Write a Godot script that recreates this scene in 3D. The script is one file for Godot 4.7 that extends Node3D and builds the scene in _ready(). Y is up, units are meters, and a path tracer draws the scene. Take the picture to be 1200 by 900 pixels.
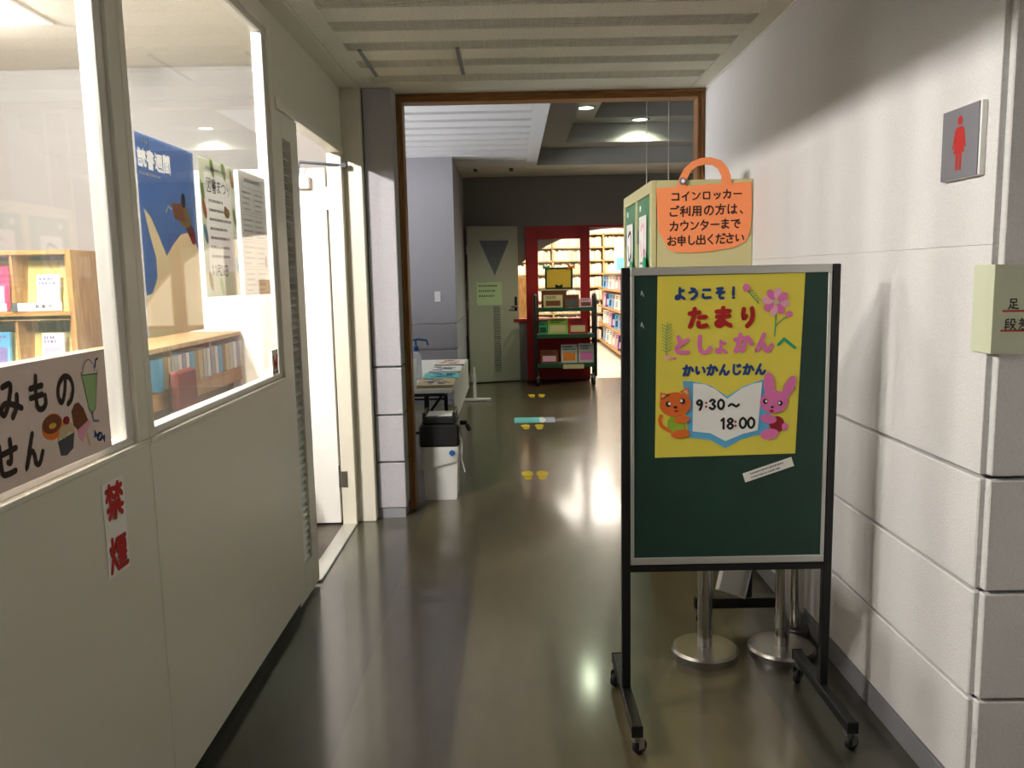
extends Node3D
# Corridor beside a library room, seen towards the entrance hall. Metres, y up, camera looks along -z.

var M := {}
var used_names := {}
var rng := RandomNumberGenerator.new()
var GL := {}

func _ready() -> void:
	rng.seed = 7
	camera_and_light()
	materials()
	glyphs()
	corridor_floor()
	corridor_left()
	corridor_right()
	corridor_ceiling()
	wooden_portal()
	reading_room()
	hall()
	far_end()
	library()
	notice_board()
	stanchions()
	lockers()
	hall_things()
	wall_signs()
	window_signs()

# ---------------------------------------------------------------- camera, sky, exposure
func camera_and_light() -> void:
	var cam := Camera3D.new()
	cam.name = "camera"
	cam.position = Vector3(0, 1.5, 0)
	cam.rotation_degrees = Vector3(-7.49, 0.12, -1.135)
	cam.fov = 49.775
	cam.near = 0.05
	cam.far = 200.0
	add_child(cam)
	cam.current = true
	var e := Environment.new()
	e.background_mode = Environment.BG_SKY
	var sk := ProceduralSkyMaterial.new()
	sk.sky_top_color = Color(0.58, 0.64, 0.84)
	sk.sky_horizon_color = Color(0.84, 0.85, 0.91)
	sk.ground_horizon_color = Color(0.62, 0.62, 0.62)
	sk.ground_bottom_color = Color(0.45, 0.45, 0.45)
	sk.sky_energy_multiplier = 0.45
	sk.ground_energy_multiplier = 4.9
	var sky := Sky.new()
	sky.sky_material = sk
	e.sky = sky
	e.tonemap_mode = Environment.TONE_MAPPER_LINEAR
	e.tonemap_exposure = 3.0
	e.sdfgi_enabled = true
	e.ssao_enabled = true
	e.ssil_enabled = true
	var we := WorldEnvironment.new()
	we.name = "environment"
	we.environment = e
	add_child(we)

func area_light(called: String, at: Vector3, size: Vector2, energy: float, col: Color) -> void:
	var l := AreaLight3D.new()
	l.name = called
	l.position = at
	l.rotation_degrees = Vector3(-90, 0, 0)
	l.area_size = size
	l.light_energy = energy
	l.light_color = col
	l.shadow_enabled = true
	l.area_range = 30.0
	add_child(l, true)

func omni(called: String, at: Vector3, size: float, energy: float, col: Color) -> void:
	var l := OmniLight3D.new()
	l.name = called
	l.position = at
	l.light_size = size
	l.light_energy = energy
	l.light_color = col
	l.omni_range = 30.0
	l.omni_attenuation = 2.0
	l.shadow_enabled = true
	add_child(l, true)

func spot(called: String, at: Vector3, angle: float, energy: float, col: Color) -> void:
	var l := SpotLight3D.new()
	l.name = called
	l.position = at
	l.rotation_degrees = Vector3(-90, 0, 0)
	l.spot_angle = angle
	l.spot_angle_attenuation = 0.6
	l.light_size = 0.05
	l.light_energy = energy
	l.light_color = col
	l.spot_range = 30.0
	l.spot_attenuation = 2.0
	l.shadow_enabled = true
	add_child(l, true)

# ---------------------------------------------------------------- materials
func noise_tex(freq: float, a: Color, b: Color, octaves := 3, kind := FastNoiseLite.TYPE_SIMPLEX_SMOOTH, sd := 1, size := 512) -> NoiseTexture2D:
	var n := FastNoiseLite.new()
	n.seed = sd
	n.noise_type = kind
	n.frequency = freq
	n.fractal_octaves = octaves
	var t := NoiseTexture2D.new()
	t.width = size
	t.height = size
	t.seamless = true
	t.noise = n
	var g := Gradient.new()
	g.set_color(0, a)
	g.set_color(1, b)
	t.color_ramp = g
	return t

func normal_tex(freq: float, strength: float, octaves := 3, sd := 3, size := 512) -> NoiseTexture2D:
	var n := FastNoiseLite.new()
	n.seed = sd
	n.frequency = freq
	n.fractal_octaves = octaves
	var t := NoiseTexture2D.new()
	t.width = size
	t.height = size
	t.seamless = true
	t.as_normal_map = true
	t.bump_strength = strength
	t.noise = n
	return t

# slight unevenness of a polished floor, as a tiling normal map of summed waves
func ripple_tex() -> ImageTexture:
	var n := 256
	var im := Image.create(n, n, false, Image.FORMAT_RGBF)
	var wv := []
	var rg := RandomNumberGenerator.new()
	rg.seed = 11
	for k in 14:
		wv.append([rg.randi_range(-9, 9), rg.randi_range(-6, 6), rg.randf() * TAU])
	for y in n:
		for x in n:
			var gx := 0.0
			var gy := 0.0
			for w in wv:
				var c: float = cos(TAU * (w[0] * x + w[1] * y) / n + w[2])
				var len: float = maxf(1.0, sqrt(w[0] * w[0] + w[1] * w[1]))
				gx += c * w[0] / len
				gy += c * w[1] / len
			im.set_pixel(x, y, Color(0.5 + 0.0011 * gx, 0.5 + 0.0011 * gy, 1.0))
	return ImageTexture.create_from_image(im)

func mat(key: String, col: Color, rough := 0.6, metal := 0.0) -> StandardMaterial3D:
	var m := StandardMaterial3D.new()
	m.resource_name = key
	m.albedo_color = col
	m.roughness = rough
	m.metallic = metal
	M[key] = m
	return m

func tri_tex(m: StandardMaterial3D, t: Texture2D, scale: Vector3, nt: Texture2D = null, ns := 1.0) -> void:
	m.uv1_triplanar = true
	m.uv1_world_triplanar = true
	m.uv1_scale = scale
	if t:
		m.albedo_texture = t
	if nt:
		m.normal_enabled = true
		m.normal_texture = nt
		m.normal_scale = ns

func materials() -> void:
	var m: StandardMaterial3D
	var mottle := noise_tex(0.06, Color(0.94, 0.94, 0.94), Color(1, 1, 1), 4)
	var rough_n := normal_tex(0.11, 5.0, 4)
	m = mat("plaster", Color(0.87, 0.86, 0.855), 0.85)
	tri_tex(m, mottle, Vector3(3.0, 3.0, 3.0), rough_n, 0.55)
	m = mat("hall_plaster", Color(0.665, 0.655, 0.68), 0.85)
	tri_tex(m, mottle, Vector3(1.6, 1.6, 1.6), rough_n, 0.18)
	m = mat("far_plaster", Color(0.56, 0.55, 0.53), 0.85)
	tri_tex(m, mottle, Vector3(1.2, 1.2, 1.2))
	m = mat("grey_base", Color(0.50, 0.50, 0.52), 0.6)
	var streak := noise_tex(0.012, Color(0.91, 0.91, 0.905), Color(1, 1, 1), 5, FastNoiseLite.TYPE_SIMPLEX_SMOOTH, 5, 1024)
	var wave := ripple_tex()
	m = mat("floor_tan", Color(0.345, 0.31, 0.22), 0.30)
	tri_tex(m, streak, Vector3(0.9, 0.9, 0.35), wave, 1.0)
	m.clearcoat_enabled = true
	m.clearcoat = 0.6
	m.clearcoat_roughness = 0.13
	m = mat("floor_dark", Color(0.26, 0.255, 0.205), 0.30)
	tri_tex(m, streak, Vector3(0.9, 0.9, 0.35), wave, 1.0)
	m.clearcoat_enabled = true
	m.clearcoat = 0.6
	m.clearcoat_roughness = 0.13
	m = mat("floor_pale", Color(0.80, 0.77, 0.71), 0.35)
	tri_tex(m, mottle, Vector3(2, 2, 2))
	m = mat("room_floor", Color(0.40, 0.37, 0.33), 0.5)
	tri_tex(m, mottle, Vector3(2, 2, 2))
	m = mat("panel_paint", Color(0.86, 0.845, 0.79), 0.34)
	m.metallic_specular = 1.0
	m = mat("door_paint", Color(0.68, 0.67, 0.60), 0.45)
	m = mat("cream_paint", Color(0.82, 0.80, 0.74), 0.42)
	m = mat("kick_black", Color(0.06, 0.06, 0.06), 0.5)
	m = mat("aluminium", Color(0.80, 0.80, 0.78), 0.38, 0.75)
	m = mat("sash", Color(0.83, 0.82, 0.79), 0.40, 0.1)
	m = mat("ceiling_plank", Color(0.92, 0.905, 0.85), 0.8)
	tri_tex(m, noise_tex(0.08, Color(0.86, 0.86, 0.86), Color(1, 1, 1), 4, FastNoiseLite.TYPE_SIMPLEX_SMOOTH, 12), Vector3(1.5, 1.5, 1.5))
	m = mat("hall_plank", Color(0.86, 0.86, 0.87), 0.8)
	m = mat("coffer", Color(0.67, 0.665, 0.65), 0.85)
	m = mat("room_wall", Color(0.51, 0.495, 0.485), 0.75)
	pass
	m = mat("room_ceiling", Color(0.91, 0.89, 0.83), 0.9)
	tri_tex(m, noise_tex(0.09, Color(0.80, 0.80, 0.80), Color(1, 1, 1), 4, FastNoiseLite.TYPE_CELLULAR, 14), Vector3(2, 2, 2))
	m = mat("white_paint", Color(0.90, 0.89, 0.87), 0.45)
	var grain := noise_tex(0.014, Color(0.72, 0.66, 0.58), Color(1, 1, 1), 5, FastNoiseLite.TYPE_SIMPLEX_SMOOTH, 21)
	m = mat("frame_wood_v", Color(0.60, 0.41, 0.18), 0.45)
	tri_tex(m, grain, Vector3(9, 0.7, 9))
	m = mat("frame_wood_h", Color(0.60, 0.41, 0.18), 0.45)
	tri_tex(m, grain, Vector3(0.7, 9, 9))
	m = mat("oak", Color(0.80, 0.615, 0.36), 0.5)
	tri_tex(m, grain, Vector3(5, 0.7, 5))
	m = mat("oak_h", Color(0.80, 0.615, 0.36), 0.5)
	tri_tex(m, grain, Vector3(0.7, 5, 5))
	m = mat("pale_oak", Color(0.86, 0.74, 0.52), 0.5)
	tri_tex(m, grain, Vector3(3, 0.7, 3))
	m = mat("brown_board", Color(0.42, 0.28, 0.17), 0.6)
	m = mat("red_paint", Color(0.62, 0.05, 0.07), 0.45)
	m = mat("black_steel", Color(0.055, 0.055, 0.06), 0.38, 0.1)
	m = mat("black_plastic", Color(0.045, 0.045, 0.05), 0.45)
	m = mat("rubber", Color(0.07, 0.07, 0.075), 0.6)
	m = mat("chalk_green", Color(0.075, 0.235, 0.185), 0.5)
	tri_tex(m, noise_tex(0.010, Color(0.84, 0.86, 0.86), Color(1, 1, 1), 4, FastNoiseLite.TYPE_SIMPLEX_SMOOTH, 33), Vector3(1.3, 1.3, 1.3))
	m = mat("chrome", Color(0.80, 0.79, 0.77), 0.16, 1.0)
	m = mat("steel", Color(0.62, 0.61, 0.59), 0.32, 1.0)
	m = mat("locker_cream", Color(0.76, 0.73, 0.53), 0.45)
	m = mat("locker_green", Color(0.28, 0.50, 0.34), 0.45)
	m = mat("paper", Color(0.90, 0.89, 0.86), 0.8)
	m = mat("grey_paper", Color(0.76, 0.75, 0.72), 0.8)
	m = mat("pink_paper", Color(0.90, 0.835, 0.80), 0.8)
	m = mat("yellow_paper", Color(0.88, 0.82, 0.30), 0.8)
	m = mat("yellow_board", Color(0.86, 0.80, 0.48), 0.5)
	m = mat("orange_paper", Color(0.95, 0.56, 0.35), 0.8)
	m = mat("pale_green_paper", Color(0.77, 0.79, 0.68), 0.8)
	m = mat("mint_paper", Color(0.74, 0.80, 0.62), 0.8)
	m = mat("clear_tape", Color(0.93, 0.93, 0.91), 0.3)
	for c in [["ink", Color(0.06, 0.05, 0.05)], ["brown_ink", Color(0.16, 0.08, 0.05)], ["c_blue", Color(0.07, 0.24, 0.50)], ["c_red", Color(0.66, 0.07, 0.07)], ["c_pink", Color(0.87, 0.45, 0.68)], ["c_palepink", Color(0.93, 0.66, 0.76)], ["c_green", Color(0.16, 0.62, 0.42)], ["c_sprig", Color(0.52, 0.68, 0.38)], ["c_sky", Color(0.36, 0.68, 0.84)], ["c_cat", Color(0.88, 0.42, 0.13)], ["c_lime", Color(0.56, 0.72, 0.18)], ["c_white", Color(0.92, 0.92, 0.90)], ["c_wine", Color(0.58, 0.07, 0.12)], ["c_blueposter", Color(0.20, 0.34, 0.56)], ["c_cream", Color(0.80, 0.72, 0.55)], ["c_orange", Color(0.90, 0.48, 0.12)], ["c_gold", Color(0.90, 0.70, 0.22)], ["c_leaf", Color(0.62, 0.74, 0.30)], ["c_signred", Color(0.70, 0.13, 0.11)], ["c_grey", Color(0.46, 0.46, 0.48)], ["c_slate", Color(0.30, 0.31, 0.34)], ["c_brown", Color(0.46, 0.24, 0.10)], ["c_soda", Color(0.62, 0.76, 0.52)], ["c_navy", Color(0.08, 0.20, 0.32)], ["c_teal", Color(0.42, 0.80, 0.80)], ["c_footyellow", Color(0.86, 0.74, 0.10)], ["c_darkgreen", Color(0.07, 0.22, 0.14)], ["c_cartgreen", Color(0.12, 0.30, 0.20)], ["c_violet", Color(0.48, 0.42, 0.66)], ["c_magenta", Color(0.82, 0.22, 0.42)], ["c_lilac", Color(0.66, 0.66, 0.74)], ["c_cushion", Color(0.42, 0.17, 0.13)], ["c_signgrey", Color(0.40, 0.40, 0.44)]]:
		mat(c[0], c[1], 0.75)
	for c in ["c_blueposter", "c_cream", "paper", "pale_green_paper", "grey_paper", "c_leaf", "c_gold", "c_sky", "c_orange", "c_signred", "c_white"]:
		m = mat("thin_" + c, M[c].albedo_color, 0.8)
		m.backlight_enabled = true
		m.backlight = M[c].albedo_color * 0.6
	m = mat("blue_plastic", Color(0.10, 0.35, 0.62), 0.4)
	m = mat("bin_white", Color(0.80, 0.80, 0.79), 0.45)
	m = mat("bin_bag", Color(0.82, 0.82, 0.80, 0.8), 0.35)
	m.transparency = BaseMaterial3D.TRANSPARENCY_ALPHA
	m = mat("glass", Color(0.93, 0.96, 0.95, 0.09), 0.02)
	m.transparency = BaseMaterial3D.TRANSPARENCY_ALPHA
	m = mat("bottle_clear", Color(0.85, 0.85, 0.88, 0.55), 0.15)
	m.transparency = BaseMaterial3D.TRANSPARENCY_ALPHA
	m = mat("glow_room", Color(1, 1, 1), 0.5)
	m.emission_enabled = true
	m.emission = Color(1.0, 0.95, 0.86)
	m.emission_energy_multiplier = 3.0
	m = mat("glow_down", Color(1, 1, 1), 0.5)
	m.emission_enabled = true
	m.emission = Color(0.95, 1.0, 0.86)
	m.emission_energy_multiplier = 3.0
	m = mat("glow_library", Color(1, 1, 1), 0.5)
	m.emission_enabled = true
	m.emission = Color(1.0, 0.96, 0.90)
	m.emission_energy_multiplier = 4.0
	m = mat("book_mix", Color(1, 1, 1), 0.7)
	m.vertex_color_use_as_albedo = true

# ---------------------------------------------------------------- nodes
func numbered(called: String) -> String:
	if not used_names.has(called):
		used_names[called] = 0
		return called
	used_names[called] += 1
	return "%s_%03d" % [called, used_names[called]]

func thing(called: String, label: String, category: String, at := Vector3.ZERO, turn := 0.0, group := "") -> Node3D:
	var o := Node3D.new()
	o.name = numbered(called)
	add_child(o)
	o.position = at
	o.rotation_degrees.y = turn
	o.set_meta("label", label)
	o.set_meta("category", category)
	if group:
		o.set_meta("group", group)
	return o

func struct(called: String, label := "") -> Node3D:
	var o := Node3D.new()
	o.name = numbered(called)
	add_child(o)
	o.set_meta("kind", "structure")
	if label:
		o.set_meta("label", label)
	return o

func new_st() -> SurfaceTool:
	var s := SurfaceTool.new()
	s.begin(Mesh.PRIMITIVE_TRIANGLES)
	s.set_smooth_group(-1)
	return s

func put(s: SurfaceTool, called: String, material: Material, parent: Node) -> MeshInstance3D:
	s.generate_normals()
	var o := MeshInstance3D.new()
	o.mesh = s.commit()
	o.name = called
	o.material_override = null
	o.set_surface_override_material(0, material)
	parent.add_child(o, true)
	return o

func box(parent: Node, called: String, key: String, c: Vector3, size: Vector3, bevel := 0.002, rot := Basis()) -> MeshInstance3D:
	var s := new_st()
	bx(s, c, size, bevel, rot)
	return put(s, called, M[key], parent)

# box between two corners
func slab(parent: Node, called: String, key: String, a: Vector3, b: Vector3, bevel := 0.0) -> MeshInstance3D:
	return box(parent, called, key, (a + b) * 0.5, (b - a).abs(), bevel)

# ---------------------------------------------------------------- shapes
func tri_o(s: SurfaceTool, a: Vector3, b: Vector3, c: Vector3, out: Vector3) -> void:
	if (b - a).cross(c - a).dot(out) > 0.0:
		s.add_vertex(a); s.add_vertex(c); s.add_vertex(b)
	else:
		s.add_vertex(a); s.add_vertex(b); s.add_vertex(c)

func quad_o(s: SurfaceTool, a: Vector3, b: Vector3, c: Vector3, d: Vector3, out: Vector3) -> void:
	tri_o(s, a, b, c, out)
	tri_o(s, a, c, d, out)

func bx(s: SurfaceTool, c: Vector3, size: Vector3, bevel := 0.0, rot := Basis()) -> void:
	s.set_smooth_group(-1)
	var h := size * 0.5
	var b := minf(bevel, minf(h.x, minf(h.y, h.z)) * 0.6)
	for axis in 3:
		var u := (axis + 1) % 3
		var w := (axis + 2) % 3
		for sg in [-1.0, 1.0]:
			var p := []
			for k in [[-1, -1], [1, -1], [1, 1], [-1, 1]]:
				var v := Vector3()
				v[axis] = sg * h[axis]
				v[u] = k[0] * (h[u] - b)
				v[w] = k[1] * (h[w] - b)
				p.append(c + rot * v)
			var o := Vector3()
			o[axis] = sg
			quad_o(s, p[0], p[1], p[2], p[3], rot * o)
	if b <= 0.0:
		return
	for axis in 3:
		var u := (axis + 1) % 3
		var w := (axis + 2) % 3
		for su in [-1.0, 1.0]:
			for sw in [-1.0, 1.0]:
				var q := []
				for k in [[-1, 0], [1, 0], [1, 1], [-1, 1]]:
					var v := Vector3()
					v[axis] = k[0] * (h[axis] - b)
					v[u] = su * (h[u] - (b if k[1] else 0.0))
					v[w] = sw * (h[w] - (0.0 if k[1] else b))
					q.append(c + rot * v)
				var o := Vector3()
				o[u] = su
				o[w] = sw
				quad_o(s, q[0], q[1], q[2], q[3], rot * o)
	for sx in [-1.0, 1.0]:
		for sy in [-1.0, 1.0]:
			for sz in [-1.0, 1.0]:
				var g := Vector3(sx, sy, sz)
				var t := []
				for axis in 3:
					var v := Vector3()
					for k in 3:
						v[k] = g[k] * (h[k] - (0.0 if k == axis else b))
					t.append(c + rot * v)
				tri_o(s, t[0], t[1], t[2], rot * g)

func lathe(s: SurfaceTool, prof: Array, seg := 24, xf := Transform3D()) -> void:
	var group := 1
	for i in prof.size() - 1:
		var a: Vector2 = prof[i]
		var b: Vector2 = prof[i + 1]
		if i > 0:
			var z: Vector2 = prof[i - 1]
			if absf((a - z).angle_to(b - a)) > 0.6:
				group += 1
		s.set_smooth_group(group)
		var nrm := Vector2((b - a).y, -(b - a).x)
		for k in seg:
			var t0 := TAU * k / seg
			var t1 := TAU * (k + 1) / seg
			var tm := (t0 + t1) * 0.5
			var p0 := xf * Vector3(a.x * cos(t0), a.y, a.x * sin(t0))
			var p1 := xf * Vector3(a.x * cos(t1), a.y, a.x * sin(t1))
			var p2 := xf * Vector3(b.x * cos(t1), b.y, b.x * sin(t1))
			var p3 := xf * Vector3(b.x * cos(t0), b.y, b.x * sin(t0))
			var o := xf.basis * Vector3(nrm.x * cos(tm), nrm.y, nrm.x * sin(tm))
			if a.x > 0.00001:
				tri_o(s, p0, p1, p2, o)
			if b.x > 0.00001:
				tri_o(s, p0, p2, p3, o)
	s.set_smooth_group(-1)

func turned(parent: Node, called: String, key: String, prof: Array, at := Vector3.ZERO, seg := 24, basis := Basis()) -> MeshInstance3D:
	var s := new_st()
	lathe(s, prof, seg, Transform3D(basis, at))
	return put(s, called, M[key], parent)

func tube(s: SurfaceTool, pts: Array, r: float, seg := 8) -> void:
	s.set_smooth_group(1)
	var rings := []
	var up := Vector3.UP
	for i in pts.size():
		var d: Vector3 = (pts[mini(i + 1, pts.size() - 1)] - pts[maxi(i - 1, 0)]).normalized()
		if absf(d.dot(up)) > 0.95:
			up = Vector3.RIGHT if absf(d.x) < 0.9 else Vector3.FORWARD
		var x := d.cross(up).normalized()
		var y := x.cross(d).normalized()
		up = y
		var ring := []
		for k in seg:
			var t := TAU * k / seg
			ring.append(pts[i] + (x * cos(t) + y * sin(t)) * r)
		rings.append(ring)
	for i in pts.size() - 1:
		var mid: Vector3 = (pts[i] + pts[i + 1]) * 0.5
		for k in seg:
			var a: Vector3 = rings[i][k]
			var b: Vector3 = rings[i][(k + 1) % seg]
			var c: Vector3 = rings[i + 1][(k + 1) % seg]
			var d2: Vector3 = rings[i + 1][k]
			quad_o(s, a, b, c, d2, (a + b + c + d2) * 0.25 - mid)
	s.set_smooth_group(-1)
	for e in [0, pts.size() - 1]:
		var o: Vector3 = pts[0] - pts[1] if e == 0 else pts[e] - pts[e - 1]
		for k in seg:
			tri_o(s, pts[e], rings[e][k], rings[e][(k + 1) % seg], o)

func pipe(parent: Node, called: String, key: String, pts: Array, r: float, seg := 8) -> MeshInstance3D:
	var s := new_st()
	tube(s, pts, r, seg)
	return put(s, called, M[key], parent)

# prism of a flat outline between z0 and z1
func poly(s: SurfaceTool, pts: PackedVector2Array, z0: float, z1: float) -> void:
	s.set_smooth_group(-1)
	var idx := Geometry2D.triangulate_polygon(pts)
	for i in range(0, idx.size(), 3):
		var a := pts[idx[i]]
		var b := pts[idx[i + 1]]
		var c := pts[idx[i + 2]]
		tri_o(s, Vector3(a.x, a.y, z1), Vector3(b.x, b.y, z1), Vector3(c.x, c.y, z1), Vector3.BACK)
		tri_o(s, Vector3(a.x, a.y, z0), Vector3(b.x, b.y, z0), Vector3(c.x, c.y, z0), Vector3.FORWARD)
	var turn := -1.0 if Geometry2D.is_polygon_clockwise(pts) else 1.0
	for i in pts.size():
		var a := pts[i]
		var b := pts[(i + 1) % pts.size()]
		var o := Vector3((b - a).y, -(b - a).x, 0) * turn
		quad_o(s, Vector3(a.x, a.y, z0), Vector3(b.x, b.y, z0), Vector3(b.x, b.y, z1), Vector3(a.x, a.y, z1), o)

func cutout(parent: Node, called: String, key: String, pts: PackedVector2Array, z: float, t := 0.0005) -> MeshInstance3D:
	var s := new_st()
	poly(s, pts, z, z + t)
	return put(s, called, M[key], parent)

# one printed face of thin paper
func print_face(parent: Node, called: String, key: String, pts: PackedVector2Array, z: float) -> MeshInstance3D:
	var s := new_st()
	var idx := Geometry2D.triangulate_polygon(pts)
	for i in range(0, idx.size(), 3):
		var a := pts[idx[i]]
		var b := pts[idx[i + 1]]
		var c := pts[idx[i + 2]]
		tri_o(s, Vector3(a.x, a.y, z), Vector3(b.x, b.y, z), Vector3(c.x, c.y, z), Vector3.BACK)
	return put(s, called, M[key], parent)

func ell(cx: float, cy: float, rx: float, ry: float, tilt := 0.0, n := 20) -> PackedVector2Array:
	var p := PackedVector2Array()
	for k in n:
		p.append(Vector2(cx, cy) + Vector2(rx * cos(TAU * k / n), ry * sin(TAU * k / n)).rotated(tilt))
	return p

func rect(x0: float, y0: float, x1: float, y1: float) -> PackedVector2Array:
	return PackedVector2Array([Vector2(x0, y0), Vector2(x1, y0), Vector2(x1, y1), Vector2(x0, y1)])

func smooth_line(p: Array, steps := 5) -> Array:
	var o := []
	for i in p.size() - 1:
		var a: Vector2 = p[maxi(i - 1, 0)]
		var b: Vector2 = p[i]
		var c: Vector2 = p[i + 1]
		var d: Vector2 = p[mini(i + 2, p.size() - 1)]
		for k in steps:
			o.append(b.cubic_interpolate(c, a, d, float(k) / steps))
	o.append(p[p.size() - 1])
	return o

# flat ribbon with round ends, facing +z
func ribbon(s: SurfaceTool, p: Array, w: float, z: float, sharp := false) -> void:
	s.set_smooth_group(-1)
	var r := w * 0.5
	var n := p.size()
	if sharp:
		for i in n - 1:
			var d: Vector2 = (p[i + 1] - p[i]).normalized().orthogonal() * r
			flat4(s, p[i] + d, p[i + 1] + d, p[i + 1] - d, p[i] - d, z + 0.00002 * i)
		for i in n:
			disc(s, p[i], r, z + 0.00002 * i + 0.00001)
		return
	var offs := []
	for i in n:
		var d: Vector2 = (p[mini(i + 1, n - 1)] - p[maxi(i - 1, 0)]).normalized().orthogonal() * r
		offs.append(d)
	for i in n - 1:
		flat4(s, p[i] + offs[i], p[i + 1] + offs[i + 1], p[i + 1] - offs[i + 1], p[i] - offs[i], z + 0.0001 * i / n)
	disc(s, p[0], r, z - 0.00002)
	disc(s, p[n - 1], r, z + 0.00012)

func flat4(s: SurfaceTool, a: Vector2, b: Vector2, c: Vector2, d: Vector2, z: float) -> void:
	quad_o(s, Vector3(a.x, a.y, z), Vector3(b.x, b.y, z), Vector3(c.x, c.y, z), Vector3(d.x, d.y, z), Vector3.BACK)

func disc(s: SurfaceTool, c: Vector2, r: float, z: float) -> void:
	for k in 8:
		var a := c + Vector2.from_angle(TAU * k / 8) * r
		var b := c + Vector2.from_angle(TAU * (k + 1) / 8) * r
		tri_o(s, Vector3(c.x, c.y, z), Vector3(a.x, a.y, z), Vector3(b.x, b.y, z), Vector3.BACK)

func line2(parent: Node, called: String, key: String, p: Array, w: float, z: float, sharp := false, curve := false) -> MeshInstance3D:
	var s := new_st()
	ribbon(s, smooth_line(p) if curve else p, w, z, sharp)
	return put(s, called, M[key], parent)

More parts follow.
